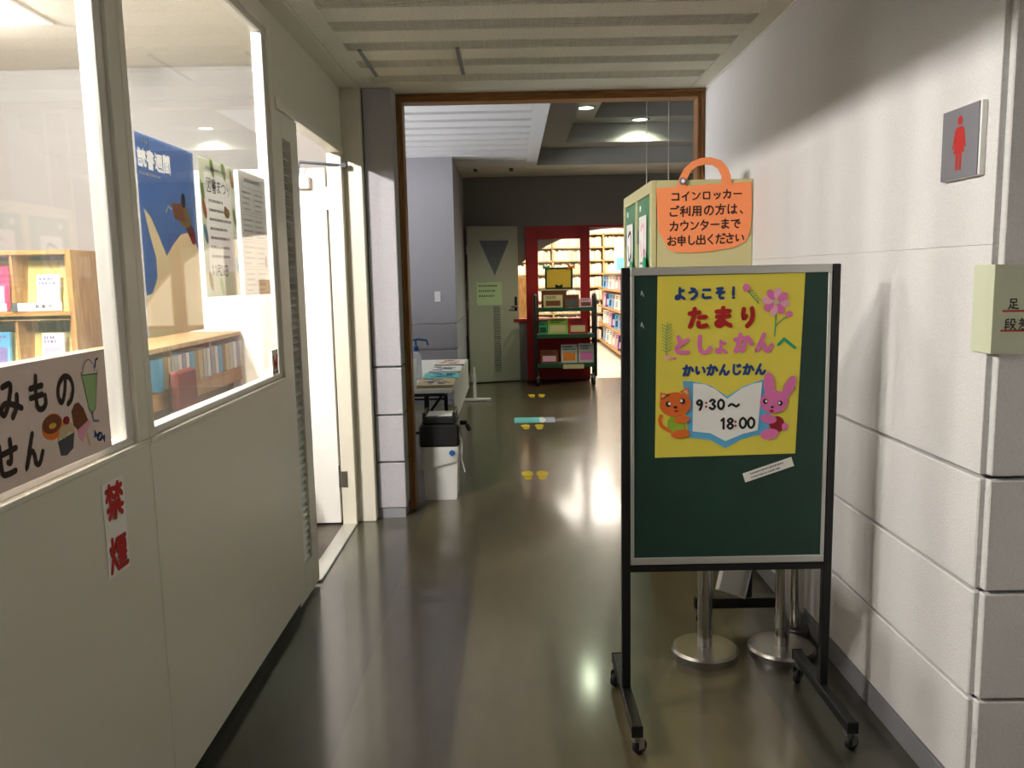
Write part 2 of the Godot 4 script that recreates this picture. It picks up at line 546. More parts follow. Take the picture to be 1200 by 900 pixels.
# ---------------------------------------------------------------- lettering: pen strokes on a 100 by 100 field, y down
func glyphs() -> void:
	var yo := "48 28 76 26;~48 8 48 40 48 72 38 86 22 84 20 72 34 64 58 70 82 86"
	var si := "~32 12 30 50 34 76 50 86 68 80 80 64"
	var ta := "14 30 56 26;~36 10 30 50 16 88;56 48 84 46;~54 70 54 84 66 88 88 84"
	var ko := "26 24 74 24;~24 56 24 76 40 82 78 80"
	GL = {
		"よ": yo, "う": "36 12 60 18;~22 42 50 32 72 38 72 60 56 80 38 90", "こ": ko,
		"そ": "30 16 68 14 26 48 80 42;~62 46 48 62 48 78 60 88 74 86", "！": "52 10 50 64;50 84 51 86",
		"た": ta, "ま": "22 24 78 22;24 46 76 44;~50 8 50 40 50 72 40 86 26 84 22 74 34 66 52 70 82 86",
		"り": "~30 14 28 36 32 56 40 46;~66 12 70 40 64 68 46 90", "と": "~36 12 40 30 48 44;~78 26 46 46 28 64 34 80 56 84 80 82",
		"し": si, "か": "~14 34 40 30 56 30 60 42 54 70 46 86 36 80;~38 10 32 46 16 86;~70 24 80 36 88 54",
		"ん": "~50 12 32 52 16 88 34 56 46 54 52 66 56 84 70 86 86 62", "へ": "12 60 38 34 88 76",
		"い": "~22 24 22 54 30 76 42 64;~72 28 82 46 84 64", "じ": si + ";58 16 64 28;76 12 82 24",
		"み": "~26 20 56 18 42 60 24 82 14 70 30 58 60 64 90 76;~76 44 72 70 54 92",
		"も": "~46 8 40 50 44 82 62 88 78 78 78 58;20 34 68 32;18 56 66 54",
		"の": "~54 22 46 56 30 80 16 66 20 38 46 18 74 24 86 50 74 78 56 88",
		"せ": "10 44 90 36;~70 14 70 42 66 64 56 62;~30 22 30 60 34 84 56 88 80 86",
		"ご": ko + ";74 6 80 16;86 2 92 12", "は": "~20 14 16 50 20 86 26 74;44 34 86 32;~68 12 68 50 68 76 56 86 44 80 48 70 66 70 88 84",
		"、": "20 70 36 88", "で": "~14 26 54 24 84 20 56 40 46 62 58 82 78 86;70 46 76 56;84 40 90 50",
		"お": "14 32 56 28;~36 10 36 50 36 82 20 78 18 66 40 54 68 50 82 64 74 82 54 86;70 20 86 34",
		"く": "~66 10 46 34 28 50 46 66 68 90", "だ": ta + ";72 10 78 20;86 6 92 16",
		"さ": "18 34 82 28;~44 8 56 34 68 56 50 54;~30 60 26 78 44 88 72 84", "つ": "~10 40 40 28 72 28 88 46 78 68 44 82",
		"コ": "20 24 78 24 78 80;16 78 82 78", "イ": "~76 12 50 40 16 58;52 40 52 90", "ン": "18 22 38 36;~20 84 56 70 84 28",
		"ロ": "22 24 78 24 78 82 22 82 22 24", "ッ": "26 42 32 56;48 38 54 52;~78 40 66 70 42 88",
		"カ": "14 34 80 34 76 70 68 86 56 78;~46 10 42 54 16 88", "ー": "14 50 86 50",
		"ウ": "50 8 50 26;20 46 20 28 80 28;~80 28 72 62 42 90", "タ": "40 10 16 50;36 30 80 30 62 66 26 92;36 50 62 66",
		"利": "40 10 14 22;8 38 50 36;30 18 30 92;30 42 10 70;32 46 50 62;64 22 64 64;86 10 86 84 76 80",
		"用": "22 16 22 62 12 90;22 16 80 16 80 88 72 86;22 40 80 40;22 62 80 62;50 16 50 88",
		"方": "50 6 50 22;10 28 90 26;36 44 74 44 68 82 58 86 50 82;~44 28 38 60 14 90",
		"申": "20 24 80 24 80 66 20 66 20 24;20 45 80 45;50 6 50 94", "出": "50 8 50 84;22 18 22 44 78 44 78 18;14 54 14 86 86 86 86 54",
		"禁": "10 18 46 16;28 6 28 48;28 20 10 42;30 22 46 38;54 18 92 16;72 6 72 48;72 20 54 42;74 22 92 40;26 56 76 56;10 68 92 68;50 68 50 94 42 92;32 76 16 90;68 76 86 90",
		"煙": "22 8 22 50 8 92;10 30 14 46;38 24 30 42;24 56 38 80;44 14 92 14;60 14 60 28;76 14 76 28;48 28 88 28 88 46 48 46 48 28;60 28 60 46;76 28 76 46;50 60 88 60;68 50 68 88;52 74 84 74;42 90 94 90",
		"読": "18 10 30 14;8 24 42 24;12 38 38 38;12 50 38 50;12 64 38 64 38 88 12 88 12 64;50 20 92 20;70 8 70 34;54 34 88 34;48 52 48 44 94 44 94 52;62 54 58 76 46 90;76 54 76 86 94 86 94 76",
		"書": "20 14 78 14 78 36 20 36;8 25 92 25;50 4 50 56;16 46 84 46;8 57 92 57;28 66 72 66 72 94 28 94 28 66;28 80 72 80",
		"週": "12 10 22 20;8 38 22 38 18 72 8 82;18 76 40 90 94 92;38 14 38 60 32 76;38 14 88 14 88 76;48 28 78 28;62 18 62 40;48 41 78 41;50 52 76 52 76 68 50 68 50 52",
		"間": "12 8 12 94;12 8 42 8 42 34 12 34;12 21 42 21;58 8 88 8 88 94;58 8 58 34 88 34;58 21 88 21;34 48 66 48 66 86 34 86 34 48;34 67 66 67",
		"図": "12 10 88 10 88 92 12 92 12 10;32 24 38 40;50 22 56 38;72 24 30 78;36 50 74 76",
		"足": "26 12 74 12 74 38 26 38 26 12;50 38 50 84;50 60 82 60;26 54 24 74 10 92;24 72 44 86 92 90",
		"段": "36 10 14 18 14 90;14 36 38 36;14 54 38 54;6 76 42 70;56 12 56 32 48 44;56 12 80 12 80 36 92 36;50 52 82 52 50 92;56 60 92 92",
		"差": "30 6 38 16;68 6 60 16;16 20 84 20;20 34 80 34;10 48 90 48;50 20 50 48;40 48 12 90;40 64 84 64;60 64 60 90;30 90 92 90",
		"小": "50 8 50 88 42 84;26 36 12 70;74 36 88 70", "説": "18 10 30 14;8 24 42 24;12 38 38 38;12 50 38 50;12 64 38 64 38 88 12 88 12 64;56 10 62 22;84 10 76 22;54 28 88 28 88 52 54 52 54 28;62 52 58 76 46 90;76 52 76 86 94 86 94 76",
		"新": "28 4 28 14;8 18 50 18;18 24 22 34;40 24 36 34;6 38 52 38;8 54 50 54;29 38 29 92;28 58 10 80;30 58 48 74;88 8 60 18 60 60 52 92;60 42 96 42;80 42 80 94",
		"冊": "20 14 20 60 12 90;20 14 46 14 46 88;54 14 54 60 50 90;54 14 82 14 82 88;6 48 94 48",
		"9": "~68 34 50 50 32 34 50 14 68 30 66 60 54 88", "3": "~30 24 48 12 66 26 50 46 68 66 50 88 28 76",
		"0": "~50 12 30 32 30 68 50 88 70 68 70 32 50 12", "1": "36 26 52 12 52 88", "8": "~50 12 32 28 50 48 70 68 50 88 30 68 50 48 68 28 50 12",
		"2": "~30 30 46 12 66 24 60 46 30 86;30 86 72 86", "6": "~62 12 40 40 32 68 50 88 68 70 50 52 34 64",
		":": "50 36 50 37;50 66 50 67", "〜": "~12 56 30 42 50 50 70 60 88 46", "W": "14 14 32 86 50 40 68 86 86 14",
		"月": "30 10 28 60 16 90;30 10 76 10 76 88 66 86;30 34 76 34;30 56 76 56", "日": "26 12 74 12 74 90 26 90 26 12;26 50 74 50",
	}

func glyph(s: SurfaceTool, ch: String, x: float, y: float, size: float, weight: float, z: float) -> void:
	if not GL.has(ch):
		return
	var zs := z
	for part: String in GL[ch].split(";"):
		zs += 0.00015
		var curved := part.begins_with("~")
		var f := part.trim_prefix("~").split_floats(" ")
		var p := []
		for i in range(0, f.size(), 2):
			p.append(Vector2(x + f[i] * size * 0.01, y - f[i + 1] * size * 0.01))
		ribbon(s, smooth_line(p) if curved else p, weight, zs, not curved)

# a line of writing as one part; x, y is the top left of the first character
func write(parent: Node, called: String, txt: String, x: float, y: float, size: float, adv: float, weight: float, key: String, z: float, slope := 0.0) -> MeshInstance3D:
	var s := new_st()
	for i in txt.length():
		glyph(s, txt[i], x + adv * i, y + slope * adv * i, size, weight, z)
	return put(s, called, M[key], parent)

# characters printed within one thin sheet: ink and ground lie side by side in the same face
func set_type(parent: Node, txt: String, x: float, y: float, size: float, weight: float, ink: String, ground: String) -> float:
	var n := 36
	var st_ink := new_st()
	var st_ground := new_st()
	for i in txt.length():
		var segs := []
		for part: String in GL[txt[i]].split(";"):
			var f := part.trim_prefix("~").split_floats(" ")
			for k in range(0, f.size() - 2, 2):
				segs.append([Vector2(f[k], f[k + 1]), Vector2(f[k + 2], f[k + 3])])
		for row in n:
			var from := 0
			var was := -1
			for col in n + 1:
				var on := -1
				if col < n:
					on = 0
					var q := Vector2((col + 0.5) * 100.0 / n, (row + 0.5) * 100.0 / n)
					for sg in segs:
						if Geometry2D.get_closest_point_to_segment(q, sg[0], sg[1]).distance_to(q) < weight * 50.0 / size:
							on = 1
							break
				if on != was:
					if was >= 0:
						var x0 := x + (i + float(from) / n) * size
						var x1 := x + (i + float(col) / n) * size
						var y0 := y - size * row / n
						var y1 := y - size * (row + 1) / n
						flat4(st_ink if was == 1 else st_ground, Vector2(x0, y0), Vector2(x1, y0), Vector2(x1, y1), Vector2(x0, y1), 0.0)
					from = col
					was = on
	put(st_ground, "title_ground", M[ground], parent)
	put(st_ink, "lettering", M[ink], parent)
	return x + size * txt.length()

# rows of print too small to read
func small_print(parent: Node, x0: float, x1: float, y: float, row: float, rows: int, h: float, key: String, z: float) -> void:
	var s := new_st()
	for r in rows:
		var x := x0
		var last := x1 - rng.randf() * (x1 - x0) * 0.4
		while x < last:
			var w := h * rng.randf_range(0.5, 1.1)
			flat4(s, Vector2(x, y - r * row), Vector2(x + w, y - r * row), Vector2(x + w, y - r * row - h), Vector2(x, y - r * row - h), z)
			x += w + h * rng.randf_range(0.3, 0.7)
	put(s, "small_print", M[key], parent)

# ---------------------------------------------------------------- the corridor
func corridor_floor() -> void:
	var f := struct("floor", "polished vinyl corridor floor with tan middle and darker borders")
	slab(f, "vinyl_middle", "floor_tan", Vector3(-0.59, -0.1, 3.0), Vector3(0.887, 0, -5.25))
	slab(f, "vinyl_border", "floor_dark", Vector3(-1.0, -0.1, 3.0), Vector3(-0.59, 0, -5.25))
	slab(f, "vinyl_border", "floor_dark", Vector3(0.887, -0.1, 3.0), Vector3(3.0, 0, -5.25))
	slab(f, "vinyl_hall", "floor_tan", Vector3(-3.6, -0.1, -5.25), Vector3(3.6, 0, -11.9))

func corridor_left() -> void:
	var w := struct("wall_left", "pale painted steel partition with windows along the corridor")
	var xo := -0.98
	var xi := -1.04
	# lower panels and kick
	slab(w, "wall_panel", "panel_paint", Vector3(xi, 0.05, 3.0), Vector3(xo, 1.07, -0.746), 0.002)
	slab(w, "wall_panel", "panel_paint", Vector3(xi, 0.05, -0.75), Vector3(xo, 1.07, -2.185), 0.002)
	slab(w, "wall_panel", "panel_paint", Vector3(xi, 0.05, -2.189), Vector3(xo, 1.07, -3.598), 0.002)
	slab(w, "kick_strip", "kick_black", Vector3(xi, 0, 3.0), Vector3(-0.992, 0.05, -3.602))
	slab(w, "joint_filler", "panel_paint", Vector3(xi + 0.01, 0.05, -2.18), Vector3(xo - 0.012, 2.52, -2.195))
	# window ledge
	slab(w, "window_ledge", "panel_paint", Vector3(xi, 1.07, -0.75), Vector3(xo + 0.004, 1.085, -2.185), 0.002)
	slab(w, "window_ledge", "panel_paint", Vector3(xi, 1.07, -2.189), Vector3(xo + 0.004, 1.085, -3.52), 0.002)
	# mullions
	slab(w, "mullion", "panel_paint", Vector3(xi, 1.07, 3.0), Vector3(xo, 2.52, 0.60), 0.002)
	slab(w, "mullion", "panel_paint", Vector3(xi, 1.07, -0.70), Vector3(xo, 2.52, -0.85), 0.002)
	slab(w, "mullion", "panel_paint", Vector3(xi, 1.085, -2.125), Vector3(xo, 2.52, -2.185), 0.002)
	slab(w, "mullion", "panel_paint", Vector3(xi, 1.085, -2.189), Vector3(xo, 2.52, -2.222), 0.002)
	slab(w, "mullion", "panel_paint", Vector3(xi, 1.07, -3.535), Vector3(xo, 2.52, -3.598), 0.002)
	slab(w, "header_panel", "panel_paint", Vector3(xi, 2.52, 3.0), Vector3(xo, 2.75, -3.602), 0.002)
	slab(w, "header_panel", "panel_paint", Vector3(xi, 2.262, -3.602), Vector3(xo, 2.75, -4.985), 0.002)
	slab(w, "door_casing", "panel_paint", Vector3(xi, 2.222, -3.602), Vector3(xo + 0.006, 2.262, -4.985), 0.002)
	# narrow fixed leaf with louvres
	var n := slab(w, "narrow_leaf", "panel_paint", Vector3(-1.03, 0.02, -3.606), Vector3(-0.985, 2.218, -3.70), 0.002)
	slab(n, "leaf_stile", "panel_paint", Vector3(-1.03, 0.02, -3.84), Vector3(-0.985, 2.218, -3.962), 0.002)
	slab(n, "leaf_rail", "panel_paint", Vector3(-1.03, 0.02, -3.70), Vector3(-0.985, 0.185, -3.84))
	slab(n, "leaf_rail", "panel_paint", Vector3(-1.03, 2.11, -3.70), Vector3(-0.985, 2.218, -3.84))
	slab(n, "leaf_back", "panel_paint", Vector3(-1.03, 0.185, -3.70), Vector3(-1.025, 2.11, -3.84))
	var yy := 0.20
	while yy < 2.10:
		box(n, "louvre_slat", "aluminium", Vector3(-1.003, yy, -3.77), Vector3(0.030, 0.0035, 0.138), 0.0, Basis(Vector3(0, 0, 1), -0.75))
		yy += 0.034
	# door casing on the hinge side and the column next to it
	slab(w, "door_jamb", "cream_paint", Vector3(-1.06, 0, -4.915), Vector3(-0.975, 2.222, -4.985), 0.003)
	slab(w, "column", "cream_paint", Vector3(-1.04, 0, -4.988), Vector3(-0.868, 2.61, -5.07), 0.004)
	slab(w, "threshold", "aluminium", Vector3(-1.06, 0, -3.97), Vector3(-0.975, 0.012, -4.913), 0.004)
	# pilaster of rough blocks beside the wooden frame
	var p := struct("wall_pilaster", "rough white block pilaster beside the wooden frame")
	slab(p, "core", "plaster", Vector3(-0.862, 0, -5.095), Vector3(-0.728, 2.61, -5.25))
	slab(p, "base_block", "grey_base", Vector3(-0.868, 0, -5.066), Vector3(-0.695, 0.062, -5.25))
	for b in [[0.066, 0.352], [0.362, 0.650], [0.660, 0.950], [0.960, 2.608]]:
		slab(p, "block", "hall_plaster", Vector3(-0.862, b[0], -5.055), Vector3(-0.688, b[1], -5.24), 0.004)  # same plaster as the right wall, dimmed in colour against strong lamp light
	# window sashes and panes
	for k in 3:
		var win := struct("window_%d" % (k + 1), "interior corridor window in a pale sash")
		var z0: float = [-0.85, -2.222, 0.60][k]  # the third window is unseen, opened to add light behind the camera
		var z1: float = [-2.125, -3.535, -0.70][k]
		slab(win, "sash", "sash", Vector3(-1.035, 1.085, z0), Vector3(-0.992, 1.105, z1), 0.002)
		slab(win, "sash", "sash", Vector3(-1.035, 2.495, z0), Vector3(-0.992, 2.52, z1), 0.002)
		slab(win, "sash", "sash", Vector3(-1.035, 1.105, z0), Vector3(-0.992, 2.495, z0 - 0.025), 0.002)
		slab(win, "sash", "sash", Vector3(-1.035, 1.105, z1 + 0.04), Vector3(-0.992, 2.495, z1), 0.002)
		slab(win, "glass_pane", "glass", Vector3(-1.003, 1.105, z0 - 0.025), Vector3(-0.998, 2.495, z1 + 0.04))
	# door swung into the room against its back wall
	var d := struct("door_1", "white door swung open into the reading room")
	slab(d, "door_leaf", "white_paint", Vector3(-1.93, 0.012, -4.93), Vector3(-1.075, 2.14, -4.97), 0.003)
	for hy in [0.24, 1.9]:
		var h := slab(d, "hinge", "steel", Vector3(-1.075, hy, -4.918), Vector3(-1.062, hy + 0.13, -4.945))
		slab(h, "hinge_plate", "steel", Vector3(-1.058, hy, -4.911), Vector3(-1.02, hy + 0.10, -4.915))
	var c := slab(d, "door_closer", "white_paint", Vector3(-1.42, 2.02, -4.88), Vector3(-1.16, 2.09, -4.93), 0.006)
	pipe(c, "closer_arm", "c_slate", [Vector3(-1.22, 2.09, -4.88), Vector3(-1.20, 2.165, -4.86), Vector3(-0.955, 2.150, -4.93)], 0.009)
	slab(c, "closer_bracket", "c_slate", Vector3(-0.974, 2.137, -4.915), Vector3(-0.945, 2.163, -4.955), 0.002)

func corridor_right() -> void:
	var w := struct("wall_right", "rough white block wall with horizontal grooves")
	slab(w, "core", "plaster", Vector3(1.245, 0, -2.14), Vector3(1.5, 2.61, -5.36))
	for b in [[0.084, 0.345], [0.355, 0.645], [0.655, 0.951], [0.963, 1.5525], [1.553, 2.609]]:
		slab(w, "block", "plaster", Vector3(1.205, b[0], -2.10), Vector3(1.46, b[1], -5.24), 0.0015 if b[1] > 1.0 else 0.004)
	slab(w, "trim_bead", "white_paint", Vector3(1.199, 2.602, -2.10), Vector3(1.206, 2.611, -5.2))
	var bb := struct("baseboard_right", "grey vinyl baseboard")
	slab(bb, "baseboard", "grey_base", Vector3(1.202, 0, -2.10), Vector3(1.22, 0.08, -5.24), 0.002)
	var r := struct("wall_return", "grey shaded block wall at the right edge")
	slab(r, "core", "plaster", Vector3(1.26, 0, -2.16), Vector3(3.0, 2.61, -2.118))
	for b in [[0.0, 0.345], [0.355, 0.645], [0.655, 0.951], [0.963, 2.61]]:
		slab(r, "block", "plaster", Vector3(1.222, b[0], -2.101 if b[0] > 2.0 else -2.125), Vector3(3.0, b[1], -2.078), 0.003)
	# the rest of the corridor behind the photographer
	var q := struct("wall_back", "plain wall closing the corridor")
	slab(q, "wall_face", "plaster", Vector3(-1.1, 0, 3.0), Vector3(2.2, 2.75, 3.1))
	var s2 := struct("wall_side", "unseen plain wall of the recess, set close to bounce light")
	slab(s2, "wall_face", "plaster", Vector3(1.75, 0, 3.1), Vector3(1.85, 2.75, -2.3))  # unseen wall, placed near so it bounces light onto the left panels

# fine ribs of the recessed strip between two planks
func ribs(parent: Node, key: String, z0: float, width: float, x0: float, x1: float, y0: float, y1: float) -> void:
	var s := new_st()
	var n := int(width / 0.024)
	for k in n:
		bx(s, Vector3((x0 + x1) * 0.5, (y0 + y1) * 0.5, z0 + (k + 0.5) * width / n), Vector3(x1 - x0, y1 - y0, 0.006))
	put(s, "ribbed_strip", M[key], parent).set_meta("kind", "stuff")

func corridor_ceiling() -> void:
	var c := struct("ceiling", "corridor ceiling of pale planks with wide recessed grooves")
	slab(c, "backing", "ceiling_plank", Vector3(-1.0, 2.634, 3.1), Vector3(3.1, 2.75, -5.36))
	slab(c, "cornice", "cream_paint", Vector3(-0.985, 2.598, 3.0), Vector3(-0.885, 2.64, -5.0), 0.004)
	slab(c, "border_board", "ceiling_plank", Vector3(-0.885, 2.608, 3.0), Vector3(-0.785, 2.64, -5.25), 0.002)
	slab(c, "border_board", "ceiling_plank", Vector3(1.105, 2.608, -2.1), Vector3(1.206, 2.64, -5.25), 0.002)
	slab(c, "border_board", "ceiling_plank", Vector3(-0.785, 2.608, -4.93), Vector3(1.105, 2.64, -5.13), 0.002)
	slab(c, "border_board", "ceiling_plank", Vector3(-0.785, 2.610, -5.137), Vector3(1.105, 2.64, -5.25), 0.002)
	var z := -4.77
	while z < 3.0:
		slab(c, "plank", "ceiling_plank", Vector3(-0.785, 2.608, z), Vector3(1.105 if z < -2.3 else 3.0, 2.64, z + 0.185), 0.002)
		z += 0.33
	for k in 9:
		ribs(c, "ceiling_plank", -4.77 - 0.145 + 0.33 * k, 0.145, -0.785, 1.105, 2.609, 2.634)
	var h := slab(c, "hatch_frame", "grey_base", Vector3(-0.735, 2.604, -4.235), Vector3(-0.715, 2.612, -4.77))
	slab(h, "hatch_edge", "grey_base", Vector3(-0.255, 2.604, -4.235), Vector3(-0.235, 2.612, -4.77))

func wooden_portal() -> void:
	var f := struct("trim_1", "brown wooden frame round the opening to the hall")
	slab(f, "jamb", "frame_wood_v", Vector3(-0.695, 0, -5.25), Vector3(-0.652, 2.61, -5.37), 0.003)
	slab(f, "jamb", "frame_wood_v", Vector3(1.162, 0, -5.25), Vector3(1.205, 2.61, -5.37), 0.003)
	slab(f, "head", "frame_wood_h", Vector3(-0.652, 2.562, -5.25), Vector3(1.162, 2.61, -5.37), 0.003)
	slab(f, "outer_fillet", "frame_wood_v", Vector3(-0.70, 0, -5.235), Vector3(-0.678, 2.606, -5.25), 0.002)
	slab(f, "outer_fillet", "frame_wood_v", Vector3(1.185, 0, -5.235), Vector3(1.204, 2.606, -5.25), 0.002)
	slab(f, "outer_fillet", "frame_wood_h", Vector3(-0.678, 2.588, -5.235), Vector3(1.185, 2.608, -5.25), 0.002)
	var u := struct("wall_over_portal", "wall above and beside the wooden frame")
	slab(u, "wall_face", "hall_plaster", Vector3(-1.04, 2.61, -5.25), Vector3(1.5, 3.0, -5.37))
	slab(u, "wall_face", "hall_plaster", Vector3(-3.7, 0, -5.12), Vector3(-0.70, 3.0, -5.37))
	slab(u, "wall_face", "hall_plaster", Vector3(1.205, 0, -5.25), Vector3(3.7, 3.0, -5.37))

# ---------------------------------------------------------------- the reading room behind the windows
func book(label: String, at: Vector3, turn: float, size: Vector3, cover: String, lean := 0.0, plate := "", group := "", print_key := "ink") -> Node3D:
	var t := thing("book", label, "book", at + Vector3(0, 0.001 + size.z * absf(sin(lean)), 0), turn, group)
	var k := Basis(Vector3.RIGHT, lean)
	var c := size * 0.5
	box(t, "cover", cover, k * Vector3(0, c.y, -size.z + 0.002), Vector3(size.x, size.y, 0.004), 0.001, k)
	box(t, "cover", cover, k * Vector3(0, c.y, -0.002), Vector3(size.x, size.y, 0.004), 0.001, k)
	box(t, "spine", cover, k * Vector3(-c.x + 0.002, c.y, -c.z), Vector3(0.004, size.y, size.z), 0.001, k)
	box(t, "pages", "paper", k * Vector3(0.001, c.y, -c.z), Vector3(size.x - 0.008, size.y - 0.008, size.z - 0.008), 0.0, k)
	if plate:
		var pl := Node3D.new()
		pl.name = "cover_print"
		t.add_child(pl, true)
		pl.transform = Transform3D(k, k * Vector3(0, c.y, 0.0006))
		cutout(pl, "picture", plate, rect(-c.x * 0.75, -c.y * 0.75, c.x * 0.75, c.y * 0.1), 0.0)
		small_print(pl, -c.x * 0.75, c.x * 0.75, c.y * 0.8, c.y * 0.25, 2, c.y * 0.15, print_key, 0.0008)
	return t

func ceiling_fixture(x: float, z: float, energy: float, label: String) -> void:
	var t := thing("ceiling_light", label, "ceiling light", Vector3(x, 2.75, z))
	for s in [-1.0, 1.0]:
		box(t, "rim", "white_paint", Vector3(s * 0.30, -0.004, 0), Vector3(0.03, 0.012, 0.63), 0.002)
		box(t, "rim", "white_paint", Vector3(0, -0.004, s * 0.30), Vector3(0.57, 0.012, 0.03), 0.002)
	box(t, "reflector_lamp", "glow_room", Vector3(0, 0.002, 0), Vector3(0.57, 0.006, 0.57), 0.0)
	turned(t, "lamp_globe", "glow_room", [Vector2(0.001, -0.075), Vector2(0.04, -0.07), Vector2(0.065, -0.045), Vector2(0.07, -0.02), Vector2(0.06, -0.002)], Vector3.ZERO, 16)
	omni("room_lamp_light", Vector3(x, 2.75 - 0.04, z), 0.12, energy, Color(1.0, 0.98, 0.955))

func line_fixture(x: float, z: float, length: float, energy: float) -> void:
	var t := thing("linear_ceiling_light", "long tube light on the reading room ceiling beside the corridor windows", "ceiling light", Vector3(x, 2.75, z))
	box(t, "housing", "white_paint", Vector3(0, -0.008, 0), Vector3(0.14, 0.016, length + 0.1), 0.003)
	for k in 8:
		var zc := length * (k - 3.5) / 8.0
		pipe(t, "lamp_bulb", "glow_room", [Vector3(0, -0.045, zc + 0.07), Vector3(0, -0.045, zc), Vector3(0, -0.045, zc - 0.07)], 0.034, 12)
	for s in [-1.0, 1.0]:
		box(t, "socket", "white_paint", Vector3(0, -0.03, s * (length * 0.5 + 0.02)), Vector3(0.05, 0.06, 0.03), 0.003)
	for k in 8:
		omni("tube_light", Vector3(x, 2.705, z + length * (k - 3.5) / 8.0), 0.03, energy, Color(1.0, 0.98, 0.955))

func reading_room() -> void:
	var f := struct("floor", "pale floor of the reading room")
	slab(f, "vinyl", "room_floor", Vector3(-6.0, -0.1, 3.0), Vector3(-1.0, -0.002, -5.12))
	var c := struct("ceiling", "speckled ceiling of the reading room")
	slab(c, "board", "room_ceiling", Vector3(-6.0, 2.75, 3.0), Vector3(-0.98, 2.85, -5.12))
	var wb := struct("wall_room_back", "pale wall of the reading room")
	slab(wb, "wall_face", "room_wall", Vector3(-6.0, 0, -5.07), Vector3(-1.04, 2.75, -5.12))
	var wl := struct("wall_room_left", "pale wall of the reading room")
	slab(wl, "wall_face", "room_wall", Vector3(-6.1, 0, 3.0), Vector3(-6.0, 2.75, -5.12))
	var wf := struct("wall_room_front", "pale wall of the reading room")
	slab(wf, "wall_face", "room_wall", Vector3(-6.0, 0, 3.0), Vector3(-1.04, 2.75, 3.1))
	ceiling_fixture(-2.50, -3.87, 0.9, "square glowing ceiling light seen through the leftmost corridor window")
	line_fixture(-2.12, -1.93, 1.28, 0.74)
	# display bookcase with sloping front shelves
	var t := thing("display_bookcase", "wooden display bookcase with front-facing books behind the leftmost window", "bookcase", Vector3(-3.42, 0, -4.67))
	var hw := 0.96
	for s in [-1.0, 1.0]:
		box(t, "side_panel", "oak", Vector3(s * (hw - 0.012), 0.845, -0.19), Vector3(0.024, 1.69, 0.38), 0.002)
	box(t, "top_panel", "oak_h", Vector3(0, 1.678, -0.19), Vector3(hw * 2 - 0.05, 0.024, 0.38), 0.002)
	box(t, "back_panel", "oak", Vector3(0, 0.845, -0.375), Vector3(hw * 2 - 0.05, 1.66, 0.012), 0.0)
	for k in range(0, 7):
		box(t, "divider", "oak", Vector3(-hw + 0.012 + 0.312 * k, 0.845, -0.12), Vector3(0.016, 1.64, 0.20), 0.001)
	for k in 4:
		var y: float = [0.12, 0.50, 0.90, 1.315][k]
		box(t, "shelf", "oak_h", Vector3(0, y, -0.15), Vector3(hw * 2 - 0.05, 0.022, 0.30), 0.001)
		box(t, "shelf_lip", "oak_h", Vector3(0, y + 0.01, -0.006), Vector3(hw * 2 - 0.05, 0.05, 0.012), 0.001)
		box(t, "slope_board", "yellow_board", Vector3(0, y + 0.17, -0.16), Vector3(hw * 2 - 0.06, 0.31, 0.008), 0.0, Basis(Vector3.RIGHT, -0.18))
	for k in 6:
		var xk := -hw + 0.012 + 0.312 * k + 0.156
		var lb := box(t, "label_holder", "clear_tape", Vector3(xk, 1.375, 0.003), Vector3(0.25, 0.045, 0.004), 0.001)
		box(lb, "holder_end", "c_slate", Vector3(xk - 0.14, 1.375, 0.003), Vector3(0.03, 0.05, 0.008), 0.001)
		if k == 5:
			var pr := Node3D.new()
			pr.name = "shelf_label"
			t.add_child(pr, true)
			pr.position = Vector3(xk - 0.06, 1.39, 0.0055)
			write(pr, "lettering", "小説新冊", 0, 0, 0.024, 0.036, 0.003, "c_slate", 0.0)
	var spots := [[1, 5, "violet titled white paperback standing above the four-character shelf label", "c_white", "c_lilac", 0.13, 0.20], [1, 4, "pink magazine standing upright at the left photo edge", "c_magenta", "c_palepink", 0.17, 0.25], [0, 5, "white paperback with violet lettering below the four-character shelf label", "c_white", "c_lilac", 0.13, 0.19], [0, 4, "blue paperback standing low at the left photo edge", "c_sky", "c_violet", 0.13, 0.20]]
	for q in spots:
		var y: float = [0.911, 1.326][q[0]]
		if q[0] == 0:
			y = 1.00
		var xk: float = -3.42 - hw + 0.012 + 0.312 * q[1] + 0.156
		book(q[2], Vector3(xk, y + 0.03, -4.67 - 0.08), 0.0, Vector3(q[5], q[6], 0.018), q[3], -0.12, q[4], "books in the display bookcase", "c_violet")
	# low bookcase parallel to the corridor
	var b := thing("low_bookcase", "long low wooden bookcase with open book row behind the poster window", "bookcase", Vector3(-1.79, 0, -3.95))
	box(b, "top_board", "pale_oak", Vector3(0, 1.19, 0), Vector3(0.34, 0.024, 2.1), 0.002)
	box(b, "bottom_board", "oak", Vector3(0, 0.98, 0), Vector3(0.32, 0.03, 2.06), 0.002)
	box(b, "front_rail", "oak", Vector3(0.155, 0.945, 0), Vector3(0.02, 0.06, 2.06), 0.002)
	box(b, "back_panel", "oak", Vector3(-0.155, 0.6, 0), Vector3(0.012, 1.16, 2.06), 0.0)
	box(b, "lower_panel", "brown_board", Vector3(0.10, 0.48, -0.1), Vector3(0.015, 0.87, 1.86), 0.0)
	for s in [-1.0, 1.0]:
		box(b, "end_panel", "oak", Vector3(0, 0.595, s * 1.035), Vector3(0.32, 1.17, 0.024), 0.002)
	for s in [-0.52, 0.0, 0.52]:
		box(b, "divider", "oak", Vector3(0, 1.085, s), Vector3(0.30, 0.18, 0.016), 0.0)
	var cols := ["paper", "c_lilac", "c_white", "grey_paper", "c_cream", "c_sky"]
